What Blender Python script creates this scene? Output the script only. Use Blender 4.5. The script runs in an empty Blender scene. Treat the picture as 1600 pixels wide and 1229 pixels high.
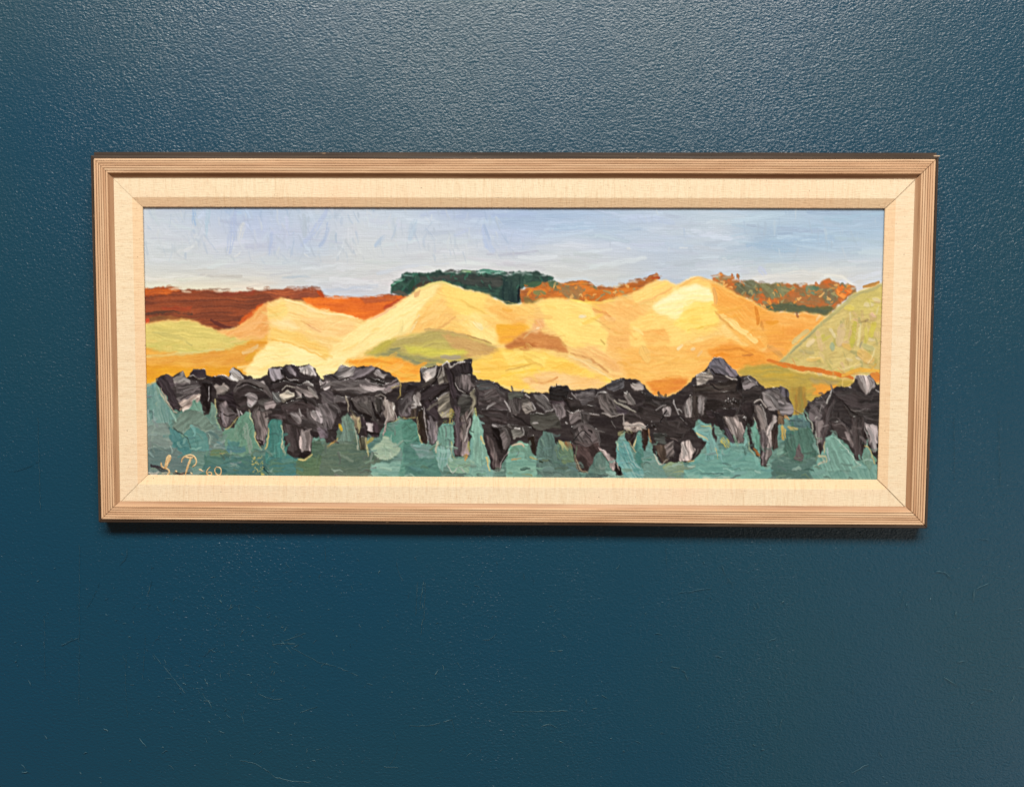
import bpy, math, random
import numpy as np
from mathutils import Matrix, Vector

sc = bpy.context.scene
col = sc.collection
rng = np.random.default_rng(7)
random.seed(7)

# ------------------------------------------------------------------ camera, world, lamps
W_OUT, H_OUT = 0.85, 0.3696            # outer edge of the light wood moulding (m)
LEAN = math.radians(2.2)               # the picture hangs leaning out at its top
CZ = 1.5
FC = Vector((0.0, -0.0228, CZ))        # centre of the frame's front plane
FRAME_W = Matrix.Translation(FC) @ Matrix.Rotation(LEAN, 4, 'X')
_rv = Vector((0.0484132, 0.00479549, -0.01345548))
FRAME_C = Matrix.Translation((-0.00125, 0.78354, 0.051845)) @ Matrix.Rotation(_rv.length, 4, _rv.normalized())
FOCAL = 1200.0                         # photo pixels, photo 1600 wide
cam_d = bpy.data.cameras.new('camera')
cam = bpy.data.objects.new('camera', cam_d)
col.objects.link(cam)
sc.camera = cam
cam_d.sensor_fit = 'HORIZONTAL'
cam_d.sensor_width = 36.0
cam_d.lens = 36.0 * FOCAL / 1600.0
cam_d.clip_start = 0.05
cam_d.clip_end = 50
CAM_W = FRAME_W @ FRAME_C.inverted()
cam.matrix_world = CAM_W @ Matrix.Rotation(math.radians(90), 4, 'X')

world = bpy.data.worlds.new('World')
sc.world = world
world.use_nodes = True
bg = world.node_tree.nodes['Background']
# a dim room: pale ceiling and walls above, warm wooden floor below
_n, _l = world.node_tree.nodes, world.node_tree.links
_tc = _n.new('ShaderNodeTexCoord'); _sp = _n.new('ShaderNodeSeparateXYZ'); _cr = _n.new('ShaderNodeValToRGB'); _mr = _n.new('ShaderNodeMapRange')
_mr.inputs['From Min'].default_value = -.6; _mr.inputs['From Max'].default_value = .4
_l.new(_tc.outputs['Generated'], _sp.inputs[0]); _l.new(_sp.outputs['Z'], _mr.inputs['Value']); _l.new(_mr.outputs[0], _cr.inputs[0]); _l.new(_cr.outputs[0], bg.inputs[0])
_cr.color_ramp.elements[0].color = (3.0, 1.45, .66, 1); _cr.color_ramp.elements[1].color = (.85, .86, .88, 1)
bg.inputs[1].default_value = 0.062

def area(name, loc, target, sx, sy, power, color):
    d = bpy.data.lights.new(name, 'AREA')
    d.shape = 'RECTANGLE'; d.size = sx; d.size_y = sy
    d.energy = power; d.color = color
    o = bpy.data.objects.new(name, d); col.objects.link(o)
    o.location = loc
    o.rotation_euler = (Vector(target) - Vector(loc)).to_track_quat('-Z', 'Y').to_euler()
    return o
area('ceiling_light', (0.05, -3.5, CZ + 4.0), (0.03, 0, CZ - 0.1), 5.4, 1.35, 592, (1.0, 0.945, 0.86))
area('room_light', (2.0, -1.6, CZ - 1.0), (0.4, 0, CZ - 0.3), 1.8, 1.6, 8.0, (1.0, 1.0, 0.94))
sc.view_settings.view_transform = 'Standard'
sc.view_settings.look = 'None'
sc.view_settings.exposure = 0.0
sc.view_settings.gamma = 1.0

# ------------------------------------------------------------------ helpers
def obj(name, me, mat=None, parent=None):
    if mat: me.materials.append(mat)
    o = bpy.data.objects.new(name, me); col.objects.link(o)
    if parent: o.parent = parent
    return o

def s2l(c):
    c = np.asarray(c, float) / 255.0
    return np.where(c <= 0.04045, c / 12.92, ((c + 0.055) / 1.055) ** 2.4)

class NT:
    def __init__(self, name):
        self.m = bpy.data.materials.new(name); self.m.use_nodes = True
        self.t = self.m.node_tree; self.n = self.t.nodes; self.l = self.t.links
        self.b = self.n['Principled BSDF']
        self.co = self.n.new('ShaderNodeTexCoord')
    def node(self, kind, ins=None, **props):
        nd = self.n.new(kind)
        for k, v in props.items(): setattr(nd, k, v)
        for k, v in (ins or {}).items():
            if hasattr(v, 'node'): self.l.new(v, nd.inputs[k])
            else: nd.inputs[k].default_value = v
        return nd
    def coords(self, sx, sy, sz, rot=(0, 0, 0)):
        mp = self.node('ShaderNodeMapping', {'Vector': self.co.outputs['Object']})
        mp.inputs['Scale'].default_value = (sx, sy, sz)
        mp.inputs['Rotation'].default_value = rot
        return mp.outputs['Vector']
    def noise(self, vec, scale=1, detail=3, rough=.55, dist=0):
        return self.node('ShaderNodeTexNoise', {'Vector': vec, 'Scale': scale, 'Detail': detail, 'Roughness': rough, 'Distortion': dist}).outputs['Fac']
    def ramp(self, fac, stops):
        r = self.node('ShaderNodeValToRGB', {'Fac': fac})
        e = r.color_ramp.elements
        while len(e) < len(stops): e.new(.5)
        for i, (p, c) in enumerate(stops):
            e[i].position = p
            e[i].color = (*c, 1) if len(c) == 3 else c
        return r.outputs['Color']
    def math(self, op, a, b=0.0, c=None):
        d = {0: a, 1: b}
        if c is not None: d[2] = c
        return self.node('ShaderNodeMath', d, operation=op).outputs[0]
    def mix(self, fac, a, b, mode='MIX'):
        nd = self.n.new('ShaderNodeMix'); nd.data_type = 'RGBA'; nd.blend_type = mode
        for i, v in ((0, fac), (6, a), (7, b)):
            if hasattr(v, 'node'): self.l.new(v, nd.inputs[i])
            elif i == 0: nd.inputs[0].default_value = v
            else: nd.inputs[i].default_value = (*v, 1)
        return nd.outputs[2]
    def bump(self, h, strength, dist, normal=None):
        d = {'Height': h, 'Strength': strength, 'Distance': dist}
        if normal is not None: d['Normal'] = normal
        return self.node('ShaderNodeBump', d).outputs['Normal']
    def out(self, color=None, rough=None, normal=None, spec=None):
        for k, v in (('Base Color', color), ('Roughness', rough), ('Normal', normal), ('Specular IOR Level', spec)):
            if v is None: continue
            if hasattr(v, 'node'): self.l.new(v, self.b.inputs[k])
            else: self.b.inputs[k].default_value = (*v, 1) if k == 'Base Color' else v
        return self.m

# ------------------------------------------------------------------ materials
def wall_material():
    m = NT('wall_paint')
    v = m.coords(1, 1, 1)
    big = m.noise(v, 2.2, 2)
    base = m.ramp(big, [(.3, (0.0012, 0.0420, 0.0870)), (.7, (0.0034, 0.0440, 0.0730))])
    warp = m.node('ShaderNodeMapping', {'Vector': m.co.outputs['Object']})
    # orange-peel of the roller, a little longer sideways than upwards
    n1 = m.noise(m.coords(310, 1, 455, (0, .16, 0)), 1, 2.0, .5, .5)
    n2 = m.noise(m.coords(90, 1, 130), 1, 2, .5)
    n3 = m.noise(m.coords(560, 1, 700), 1, 1, .5)
    h = m.math('ADD', m.math('MULTIPLY', n1, 1.0), m.math('MULTIPLY', n2, .34))
    h = m.math('ADD', h, m.math('MULTIPLY', n3, .12))
    patch = m.noise(m.coords(5, 1, 3.2), 1, 3)
    st = m.node('ShaderNodeMapRange', {'Value': patch, 'From Min': .3, 'From Max': .7, 'To Min': .45, 'To Max': 1.1}).outputs[0]
    h = m.math('MULTIPLY', h, st)
    nb = m.bump(h, 1.0, 0.00065)             # the colour coat is nearly smooth ...
    gb = m.bump(h, 1.0, 0.00098)             # ... the satin skin on it keeps the roller's orange peel
    rg = m.node('ShaderNodeMapRange', {'Value': big, 'From Min': .3, 'From Max': .7, 'To Min': .30, 'To Max': .38}).outputs[0]
    m.l.new(gb, m.b.inputs['Coat Normal']); m.l.new(rg, m.b.inputs['Coat Roughness'])
    m.b.inputs['Coat Weight'].default_value = .95; m.b.inputs['Coat IOR'].default_value = 1.5
    return m.out(base, .6, nb, .04)

def wood_material(name='light_wood', tint=(1, 1, 1)):
    m = NT(name)
    v = m.coords(6, 260, 260)
    g = m.noise(v, 1, 5, .6, .4)
    big = m.noise(m.coords(3.5, 40, 40), 1, 3)
    c1 = m.ramp(g, [(.25, (.44, .245, .14)), (.48, (.67, .45, .285)), (.75, (.80, .62, .43))])
    c2 = m.ramp(big, [(.3, (.80, .70, .62)), (.52, (.95, .92, .88)), (.75, (1.0, 1.0, .98))])
    c = m.mix(1.0, c1, c2, 'MULTIPLY')
    # open pores and dirt lying in the flutes
    streak = m.noise(m.coords(14, 900, 900), 1, 3)
    c = m.mix(m.ramp(streak, [(.58, (0, 0, 0)), (.72, (.45, .45, .45))]), c, (.20, .085, .035))
    if tint != (1, 1, 1): c = m.mix(1.0, c, tint, 'MULTIPLY')
    return m.out(c, .52, m.bump(g, .35, .0006), .35)

def dark_wood_material():
    m = NT('dark_wood')
    g = m.noise(m.coords(8, 300, 300), 1, 4)
    c = m.ramp(g, [(.3, (.026, .017, .012)), (.6, (.060, .040, .028)), (.85, (.12, .085, .058))])
    chip = m.noise(m.coords(60, 400, 400), 1, 3)
    c = m.mix(m.ramp(chip, [(.70, (0, 0, 0)), (.74, (1, 1, 1))]), c, (.26, .17, .10))
    return m.out(c, .42, m.bump(g, .3, .0005), .4)

def groove_material():
    m = NT('dark_groove')
    g = m.noise(m.coords(7, 120, 120), 1, 4, .65)
    return m.out(m.ramp(g, [(.3, (.13, .058, .028)), (.7, (.55, .34, .20))]), .8, None, .15)

def linen_material(name='linen', tint=None):
    m = NT(name)
    # local x runs along the strip, local z across it: threads cross at right angles
    across = m.noise(m.coords(820, 1, 150), 1, 2, .5)
    along = m.noise(m.coords(150, 1, 820), 1, 2, .5)
    slub = m.noise(m.coords(380, 1, 34), 1, 3, .62)
    blotch = m.noise(m.coords(9, 1, 16), 1, 3)
    c = m.ramp(slub, [(.25, (.66, .515, .345)), (.45, (.74, .62, .44)), (.75, (.775, .67, .495))])
    c = m.mix(m.ramp(across, [(.56, (0, 0, 0)), (.78, (.5, .5, .5))]), c, (.55, .36, .22))
    c = m.mix(m.ramp(along, [(.58, (0, 0, 0)), (.78, (.35, .35, .35))]), c, (.62, .42, .26))
    c = m.mix(m.ramp(blotch, [(.45, (0, 0, 0)), (.8, (.35, .35, .35))]), c, (.80, .53, .36))
    speck = m.noise(m.coords(420, 1, 420), 1, 1)
    c = m.mix(m.ramp(speck, [(.72, (0, 0, 0)), (.76, (.6, .6, .6))]), c, (.13, .07, .04))
    # tint for the folded bevel strips: pinker and darker than the flat linen
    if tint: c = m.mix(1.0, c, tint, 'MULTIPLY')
    h = m.math('ADD', across, along)
    return m.out(c, .9, m.bump(h, .6, .0005), .15)

def paint_material():
    m = NT('oil_paint')
    at = m.node('ShaderNodeAttribute', attribute_name='paint')
    weave = m.noise(m.coords(800, 1, 60), 1, 2, .5)
    thr = m.noise(m.coords(50, 1, 720), 1, 2, .5)
    fine = m.noise(m.coords(420, 1, 900), 1, 2, .5)
    h = m.math('ADD', m.math('MULTIPLY', weave, .5), m.math('MULTIPLY', thr, .9))
    h = m.math('ADD', h, m.math('MULTIPLY', fine, .5))
    keep = m.node('ShaderNodeAttribute', attribute_name='thin')
    h = m.math('MULTIPLY', h, keep.outputs['Fac'])
    return m.out(at.outputs['Color'], m.math('ADD', .21, m.math('MULTIPLY', keep.outputs['Fac'], .22)), m.bump(h, .5, .0004), .36)

def sign_material():
    m = NT('signature_paint')
    n = m.noise(m.coords(300, 300, 300), 1, 3)
    return m.out(m.ramp(n, [(.35, (.50, .29, .11)), (.6, (.66, .49, .27))]), .4, m.bump(n, .4, .0004), .4)

M_WALL, M_WOOD, M_DARK, M_GROOVE = wall_material(), wood_material(), dark_wood_material(), groove_material()
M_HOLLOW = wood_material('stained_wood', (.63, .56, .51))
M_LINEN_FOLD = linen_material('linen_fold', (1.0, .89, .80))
M_LINEN, M_PAINT, M_SIGN = linen_material(), paint_material(), sign_material()

# ------------------------------------------------------------------ wall
def grid_mesh(name, xs, zs, yf):
    X, Z = np.meshgrid(xs, zs)
    v = np.stack([X, yf(X, Z), Z], -1).reshape(-1, 3)
    nx, nz = len(xs), len(zs)
    i = (np.arange(nz - 1)[:, None] * nx + np.arange(nx - 1)[None]).ravel()
    f = np.stack([i, i + 1, i + nx + 1, i + nx], 1)
    me = bpy.data.meshes.new(name)
    me.from_pydata(v.tolist(), [], f.tolist())
    me.shade_smooth()
    return me
wall_me = grid_mesh('wall', np.linspace(-1.6, 1.6, 65), np.linspace(-0.1, 3.0, 63),
                    lambda X, Z: 0.0006 * np.sin(X * 5 + Z * 2) * np.sin(Z * 4 - X))
wall = obj('wall', wall_me, M_WALL)
wall['kind'] = 'structure'

def px_to_plane(P, M):
    """photo pixels -> local coordinates of the plane y=0 of matrix M (rays from the camera)"""
    inv = M.inverted()
    o = inv @ CAM_W.translation
    out = []
    for px, py in P:
        d = inv.to_3x3() @ (CAM_W.to_3x3() @ Vector(((px - 800) / FOCAL, 1.0, -(py - 614.5) / FOCAL)))
        t = -o.y / d.y
        out.append((o + d * t))
    return out

# fine scratches and scuffs in the wall paint, as shallow flakes of pale plaster dust
def scratches():
    vs, fs = [], []
    def line(pts, w):
        P = px_to_plane(pts, Matrix.Identity(4))
        for k, p in enumerate(P):
            a, b = P[max(k - 1, 0)], P[min(k + 1, len(P) - 1)]
            t = Vector((b.x - a.x, 0, b.z - a.z)); t.normalize()
            n = Vector((-t.z, 0, t.x)) * (w * .00033 * (0.35 if k in (0, len(P) - 1) else random.uniform(.6, 1.3)))
            i = len(vs)
            vs.extend([(p.x + n.x, -.0009, p.z + n.z), (p.x, -.0012, p.z), (p.x - n.x, -.0009, p.z - n.z)])
            if k: fs.extend([(i - 3, i, i + 1, i - 2), (i - 2, i + 1, i + 2, i - 1)])
    def wig(x0, y0, x1, y1, w=1.0, j=1.2, bow=0.0):
        L = math.hypot(x1 - x0, y1 - y0); n = max(3, int(L / 4))
        pts = []
        for k in range(n + 1):
            t = k / n; s = math.sin(math.pi * t) * bow
            pts.append((x0 + (x1 - x0) * t - (y1 - y0) / L * s + random.uniform(-j, j) * .5,
                        y0 + (y1 - y0) * t + (x1 - x0) / L * s + random.uniform(-j, j) * .5))
        k = 0
        while k < n:                      # broken strokes
            e = min(n, k + random.randint(2, 6))
            line(pts[k:e + 1], w); k = e + random.choice((0, 0, 1))
    big = [(188, 881, 199, 856, .9, 5), (136, 950, 157, 905, .6, 2), (231, 930, 238, 906, 1, 0), (96, 1007, 123, 995, .7, 0),
           (620, 878, 630, 907, .8, 2), (650, 960, 652, 910, .8, 0), (656, 945, 662, 906, 1.2, 0), (658, 990, 660, 965, .9, 0), (662, 968, 664, 908, .8, 1),
           (754, 998, 776, 988, .8, 4), (640, 1132, 708, 1122, 1.0, 4), (706, 1120, 711, 1142, .7, 0), (615, 1140, 619, 1152, .9, 0),
           (610, 1192, 622, 1165, .7, 2), (600, 1196, 622, 1198, .6, 0), (508, 852, 510, 880, .8, 0), (425, 1006, 440, 998, 1.1, 3),
           (430, 1010, 425, 998, 1, 0), (440, 1000, 458, 1022, .8, 0), (445, 1000, 478, 988, .8, 0), (432, 1004, 462, 1005, .7, 0),
           (500, 1034, 560, 1054, .7, -2), (455, 1010, 500, 1034, .5, 0), (318, 1024, 336, 1010, .8, 0), (326, 1092, 332, 1106, 1, 0),
           (318, 1083, 332, 1097, .7, 3), (240, 1020, 290, 1082, .4, 0), (378, 1112, 382, 1130, .9, 0), (376, 1186, 430, 1212, .9, -5),
           (430, 1212, 490, 1220, .9, 3), (405, 1082, 442, 1090, .7, 4), (470, 1112, 496, 1102, .7, 0), (218, 1152, 229, 1166, 1.8, 0),
           (163, 1137, 169, 1140, 1.8, 0), (252, 1176, 262, 1170, 1.2, 0), (125, 850, 124, 1100, .35, 0), (70, 960, 71, 1060, .3, 0),
           (228, 990, 224, 1060, .35, 0), (198, 1020, 200, 1120, .3, 2), (1048, 1041, 1072, 1052, 1.2, -4), (1071, 1052, 1074, 1062, 1.2, 0),
           (1120, 1024, 1127, 1026, 1.8, 0), (1474, 1057, 1496, 1070, 1.4, 0), (1214, 1150, 1222, 1120, .9, 0), (1462, 892, 1486, 903, 1.1, -4),
           (1412, 926, 1408, 948, 1, 0), (1520, 940, 1522, 920, 1.6, 0), (1526, 918, 1545, 910, .9, 0), (846, 1134, 870, 1136, .9, -5),
           (800, 1110, 890, 1109, .7, 0), (926, 1106, 935, 1103, 1.4, 0), (858, 1016, 880, 1015, 1, 0), (1372, 1170, 1378, 1182, 1.1, 0),
           (1330, 1206, 1356, 1192, .6, 0), (1127, 882, 1146, 914, 1.0, 2), (1024, 988, 1034, 990, 1, 0), (1202, 1000, 1212, 996, .8, 0),
           (1590, 1040, 1600, 1042, .8, 0), (1590, 950, 1598, 950, .8, 0), (1210, 1025, 1206, 1035, .7, 0), (1300, 980, 1302, 1000, .5, 0),
           (1640, 900, 1650, 905, 1, 0), (1535, 1074, 1552, 1078, .6, 0), (1585, 1085, 1580, 1095, 1, 0), (1060, 925, 1110, 918, .4, 0),
           (820, 905, 818, 895, .8, 0), (1040, 850, 1042, 890, .4, 0), (866, 955, 871, 949, 1.4, 0), (1182, 940, 1186, 948, 1, 0),
           (1560, 640, 1562, 760, .4, 0), (1490, 650, 1491, 750, .5, 0), (60, 650, 64, 800, .35, 0), (20, 735, 60, 720, .5, 3), (1530, 840, 1545, 842, .6, 0)]
    for x0, y0, x1, y1, w, bow in big: wig(x0, y0, x1, y1, w * random.uniform(.45, .8), 1.5, bow)
    for _ in range(330):
        if random.random() < .6:
            x, y = random.gauss(390, 130), random.gauss(1020, 90)
        else:
            x, y = random.uniform(20, 1590), random.uniform(860, 1225)
        if y < 856 or y > 1240: continue
        a = random.uniform(0, 6.28); L = random.choice((2, 3, 3, 4, 6, 9))
        wig(x, y, x + L * math.cos(a), y + L * math.sin(a), random.choice((.3, .4, .5, .7, 1.1)), 1.0, random.uniform(-1, 1))
    me = bpy.data.meshes.new('scratches')
    me.from_pydata([tuple(v) for v in vs], [], fs)
    m = NT('scratch_dust')
    n = m.noise(m.coords(120, 120, 120), 1, 2)
    mat = m.out(m.ramp(n, [(.35, (.030, .085, .115)), (.7, (.105, .19, .22))]), .7, None, .2)
    o = obj('scratches', me, mat, wall)
    o['kind'] = 'stuff'
scratches()

# ------------------------------------------------------------------ the framed picture
root = bpy.data.objects.new('framed_painting', None)
col.objects.link(root)
root.matrix_world = FRAME_W
root['label'] = 'long framed oil painting of yellow hills above black shapes, hung on the dark blue wall'
root['category'] = 'painting'

def sweep(name, length_out, profile, sides, mat, parent, rot, off, gap=0.00018, mats=None, wob=0.0):
    """strip with mitred ends; profile = (inset from the outer edge, depth towards the viewer); local x along the strip,
    local z pointing inwards from the outer edge, local -y towards the viewer"""
    seg = 24
    n = len(profile)
    vs, fs, mi = [], [], []
    for k in range(seg + 1):
        for (ins, dep) in profile:
            half = length_out / 2 - ins - gap
            t = -1 + 2 * k / seg
            x = half * t
            vs.append((x, -dep + wob * math.sin(x * 23 + ins * 900) * .5, ins + wob * math.sin(x * 17 + ins * 40)))
    for k in range(seg):
        for j in range(n - 1):
            a = k * n + j
            fs.append((a, a + n, a + n + 1, a + 1)); mi.append(mats[j] if mats else 0)
    fs.append(tuple(range(n))); mi.append(0)
    fs.append(tuple(seg * n + j for j in reversed(range(n)))); mi.append(0)
    me = bpy.data.meshes.new(name)
    me.from_pydata(vs, [], fs)
    for m in (mat if isinstance(mat, (list, tuple)) else [mat]): me.materials.append(m)
    me.polygons.foreach_set('material_index', mi)
    me.validate()
    import bmesh
    bm = bmesh.new(); bm.from_mesh(me); bmesh.ops.recalc_face_normals(bm, faces=bm.faces); bm.to_mesh(me); bm.free()
    o = bpy.data.objects.new(name, me); col.objects.link(o)
    o.parent = parent
    if rot is not None:
        o.matrix_local = Matrix.Translation(off) @ Matrix.Rotation(rot, 4, 'Y')
    return o

mm = 0.001
# profile of the fluted moulding: ridges with narrow grooves in a darker brown, a lip, then a hollow down to the linen slip
prof, pm = [(0.0, -14 * mm), (0.0, -.7 * mm), (.2 * mm, -.2 * mm)], [0, 0, 0]
x = .2
RW, GW, NR = 2.02, .36, 6
for r in range(NR):
    for q in range(1, 5):
        t = q / 4
        prof.append(((x + RW * t) * mm, (-.22 + .30 * math.sin(math.pi * (0.12 + .76 * t))) * mm)); pm.append(0)
    x += RW
    if r < NR - 1:
        prof.append(((x + GW * .3) * mm, -.7 * mm)); pm.append(1)
        prof.append(((x + GW * .7) * mm, -.7 * mm)); pm.append(1)
        x += GW
        prof.append((x * mm, -.2 * mm)); pm.append(1)
x0 = x
HOL = 4.2
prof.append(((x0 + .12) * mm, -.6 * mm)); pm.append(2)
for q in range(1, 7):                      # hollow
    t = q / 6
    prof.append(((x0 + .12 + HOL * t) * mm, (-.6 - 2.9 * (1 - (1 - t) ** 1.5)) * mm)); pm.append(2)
xin = x0 + .12 + HOL
prof += [(xin * mm, -3.65 * mm), ((xin - 3.2) * mm, -3.65 * mm), ((xin - 3.2) * mm, -14 * mm), (0.0, -14 * mm)]; pm += [0, 0, 0, 0]
pm = pm[:len(prof) - 1]

EDGE = 3.5                                # visible width of the dark step round the moulding
edge_prof = [(EDGE * mm, -2.2 * mm), ((EDGE - .5) * mm, -2.2 * mm), ((EDGE - .9) * mm, -1.15 * mm), (.5 * mm, -1.25 * mm), (0.0, -1.7 * mm), (0.0, -15 * mm), (EDGE * mm, -15 * mm), (EDGE * mm, -2.2 * mm)]
TUCK = 2.2
LI = xin - TUCK                            # the slip tucks under the moulding
FLAT, BEV = 18.6, 9.4
sd0 = -3.75
slip_prof = [(0, (sd0 - 2) * mm), (0, sd0 * mm), (TUCK * mm, sd0 * mm), ((TUCK + FLAT - .7) * mm, (sd0 - .02) * mm), ((TUCK + FLAT) * mm, (sd0 - .07) * mm), ((TUCK + FLAT + .7) * mm, (sd0 - .28) * mm),
             ((TUCK + FLAT + BEV - .4) * mm, (sd0 - 2.5) * mm), ((TUCK + FLAT + BEV) * mm, (sd0 - 2.9) * mm), ((TUCK + FLAT + BEV) * mm, (sd0 - 3.7) * mm), (0, (sd0 - 3.7) * mm), (0, (sd0 - 2) * mm)]
SLIP_DZ = -1.0 * mm                        # the slip sits a hair low in the rebate
W2, H2 = W_OUT / 2, H_OUT / 2
SIDES = [(W_OUT, H2, math.pi, 'top'), (W_OUT, H2, 0.0, 'bottom'), (H_OUT, W2, -math.pi / 2, 'right'), (H_OUT, W2, math.pi / 2, 'left')]
for length, half, rot, side in SIDES:
    def off(inset):
        d = half - inset
        return {'top': (0, 0, d), 'bottom': (0, 0, -d), 'right': (d, 0, 0), 'left': (-d, 0, 0)}[side]
    g = {'top': .00018, 'bottom': .00034, 'right': .00060, 'left': .00018}[side]
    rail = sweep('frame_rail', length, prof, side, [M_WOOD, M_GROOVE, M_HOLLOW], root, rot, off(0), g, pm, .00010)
    e = sweep('dark_edge', length + 2 * EDGE * mm, edge_prof, side, M_DARK, rail, None, None, g, None, .00012)
    e.location = (0, 0, -EDGE * mm)
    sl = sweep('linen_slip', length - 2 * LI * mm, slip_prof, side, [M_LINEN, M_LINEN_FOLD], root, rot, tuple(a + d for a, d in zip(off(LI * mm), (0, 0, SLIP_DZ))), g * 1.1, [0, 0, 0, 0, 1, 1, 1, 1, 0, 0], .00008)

# dark strip standing above the top edge, with a pale chip at its right end
def box_mesh(name, x0, x1, y0, y1, z0, z1, n=16, wob=.00015):
    vs, fs = [], []
    for k in range(n + 1):
        xx = x0 + (x1 - x0) * k / n
        w = random.uniform(-wob, wob)
        vs += [(xx, y0, z0), (xx, y0, z1 + w), (xx, y1, z1 + w), (xx, y1, z0)]
    for k in range(n):
        a = k * 4
        for j in range(4): fs.append((a + j, a + (j + 1) % 4, a + 4 + (j + 1) % 4, a + 4 + j))
    fs += [(3, 2, 1, 0), (n * 4, n * 4 + 1, n * 4 + 2, n * 4 + 3)]
    me = bpy.data.meshes.new(name); me.from_pydata(vs, [], fs)
    return me
zt = H2 + EDGE * mm
top_strip = obj('dark_top_strip', box_mesh('dark_top_strip', -W2 - 1.6 * mm, W2 + 2.8 * mm, 4.6 * mm, 12 * mm, zt - 6 * mm, zt + 4.1 * mm), M_DARK, root)
chip_m = NT('bare_wood'); M_CHIP = chip_m.out((.60, .46, .32), .7, None, .3)
obj('splinter', box_mesh('splinter', W2 - 1.5 * mm, W2 + 4.6 * mm, 1.4 * mm, 4.4 * mm, zt - .3 * mm, zt + .6 * mm, 5, .0002), M_CHIP, top_strip)

# ------------------------------------------------------------------ the oil painting: paint laid on stroke by stroke
CD = 8.2 * mm                               # depth of the canvas behind the frame's front
CINS = 46.3 - 5.0
CW2, CH2 = W2 - CINS * mm, H2 - CINS * mm
STEP = 0.54 * mm
NX, NZ = int(2 * CW2 / STEP), int(2 * CH2 / STEP)
gx = np.linspace(-CW2, CW2, NX); gz = np.linspace(CH2, -CH2, NZ)
GX, GZ = np.meshgrid(gx, gz)
T = np.array(CAM_W.inverted() @ FRAME_W)
pc = [T[k, 0] * GX + T[k, 1] * CD + T[k, 2] * GZ + T[k, 3] for k in range(3)]
PX = (800 + FOCAL * pc[0] / pc[1]).astype(np.float32)
PY = (614.5 - FOCAL * pc[2] / pc[1]).astype(np.float32)
PXS = (PX[NZ // 2, -1] - PX[NZ // 2, 0]) / (NX - 1); PYS = (PY[-1, 0] - PY[0, 0]) / (NZ - 1)
COL = np.zeros((NZ, NX, 3), np.float32)     # paint colour as it shows in neutral light, 0..255
HGT = np.zeros((NZ, NX), np.float32)        # paint thickness, mm
REG = np.zeros((NZ, NX), np.int8)
cur_region = 0

def window(x0, y0, x1, y1):
    j0 = int((x0 - PX[:, 0].max()) / PXS) - 12; j1 = int((x1 - PX[:, 0].min()) / PXS) + 14
    i0 = int((y0 - PY[0].max()) / PYS) - 12; i1 = int((y1 - PY[0].min()) / PYS) + 14
    j0, i0 = max(j0, 0), max(i0, 0); j1, i1 = min(j1, NX), min(i1, NZ)
    return slice(i0, max(i1, i0)), slice(j0, max(j1, j0))

TAB = rng.random((256, 256)).astype(np.float32)
def vn(x, y, seed=0):
    """smooth value noise, 0..1"""
    x = np.asarray(x, np.float32) + seed * 17.31 + 1000; y = np.asarray(y, np.float32) + seed * 31.77 + 1000
    xi = np.floor(x).astype(int); yi = np.floor(y).astype(int)
    fx = x - xi; fy = y - yi
    fx = fx * fx * (3 - 2 * fx); fy = fy * fy * (3 - 2 * fy)
    a = TAB[yi & 255, xi & 255]; b = TAB[yi & 255, (xi + 1) & 255]
    c = TAB[(yi + 1) & 255, xi & 255]; d = TAB[(yi + 1) & 255, (xi + 1) & 255]
    return (a * (1 - fx) + b * fx) * (1 - fy) + (c * (1 - fx) + d * fx) * fy

def blur(a, r=1):
    for _ in range(r):
        p = np.pad(a, 1, mode='edge')
        a = (p[:-2, 1:-1] + p[2:, 1:-1] + p[1:-1, :-2] + p[1:-1, 2:] + 2 * p[1:-1, 1:-1]) / 6
    return a

def smooth_pts(pts, closed=False, step=3.0):
    P = np.array(pts, float)
    if len(P) < 3 and not closed:
        n = max(2, int(np.hypot(*(P[1] - P[0])) / step) + 1)
        t = np.linspace(0, 1, n)[:, None]
        return P[0] * (1 - t) + P[1] * t
    Q = np.vstack([P[-1:], P, P[:2]]) if closed else np.vstack([2 * P[0] - P[1], P, 2 * P[-1] - P[-2]])
    out = []
    for k in range(1, len(Q) - 2):
        a, b, c, d = Q[k - 1:k + 3]
        n = max(1, int(np.hypot(*(c - b)) / step))
        for t in np.arange(n) / n:
            out.append(.5 * (2 * b + (c - a) * t + (2 * a - 5 * b + 4 * c - d) * t * t + (3 * b - a - 3 * c + d) * t ** 3))
    if not closed: out.append(P[-1])
    return np.array(out)

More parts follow.
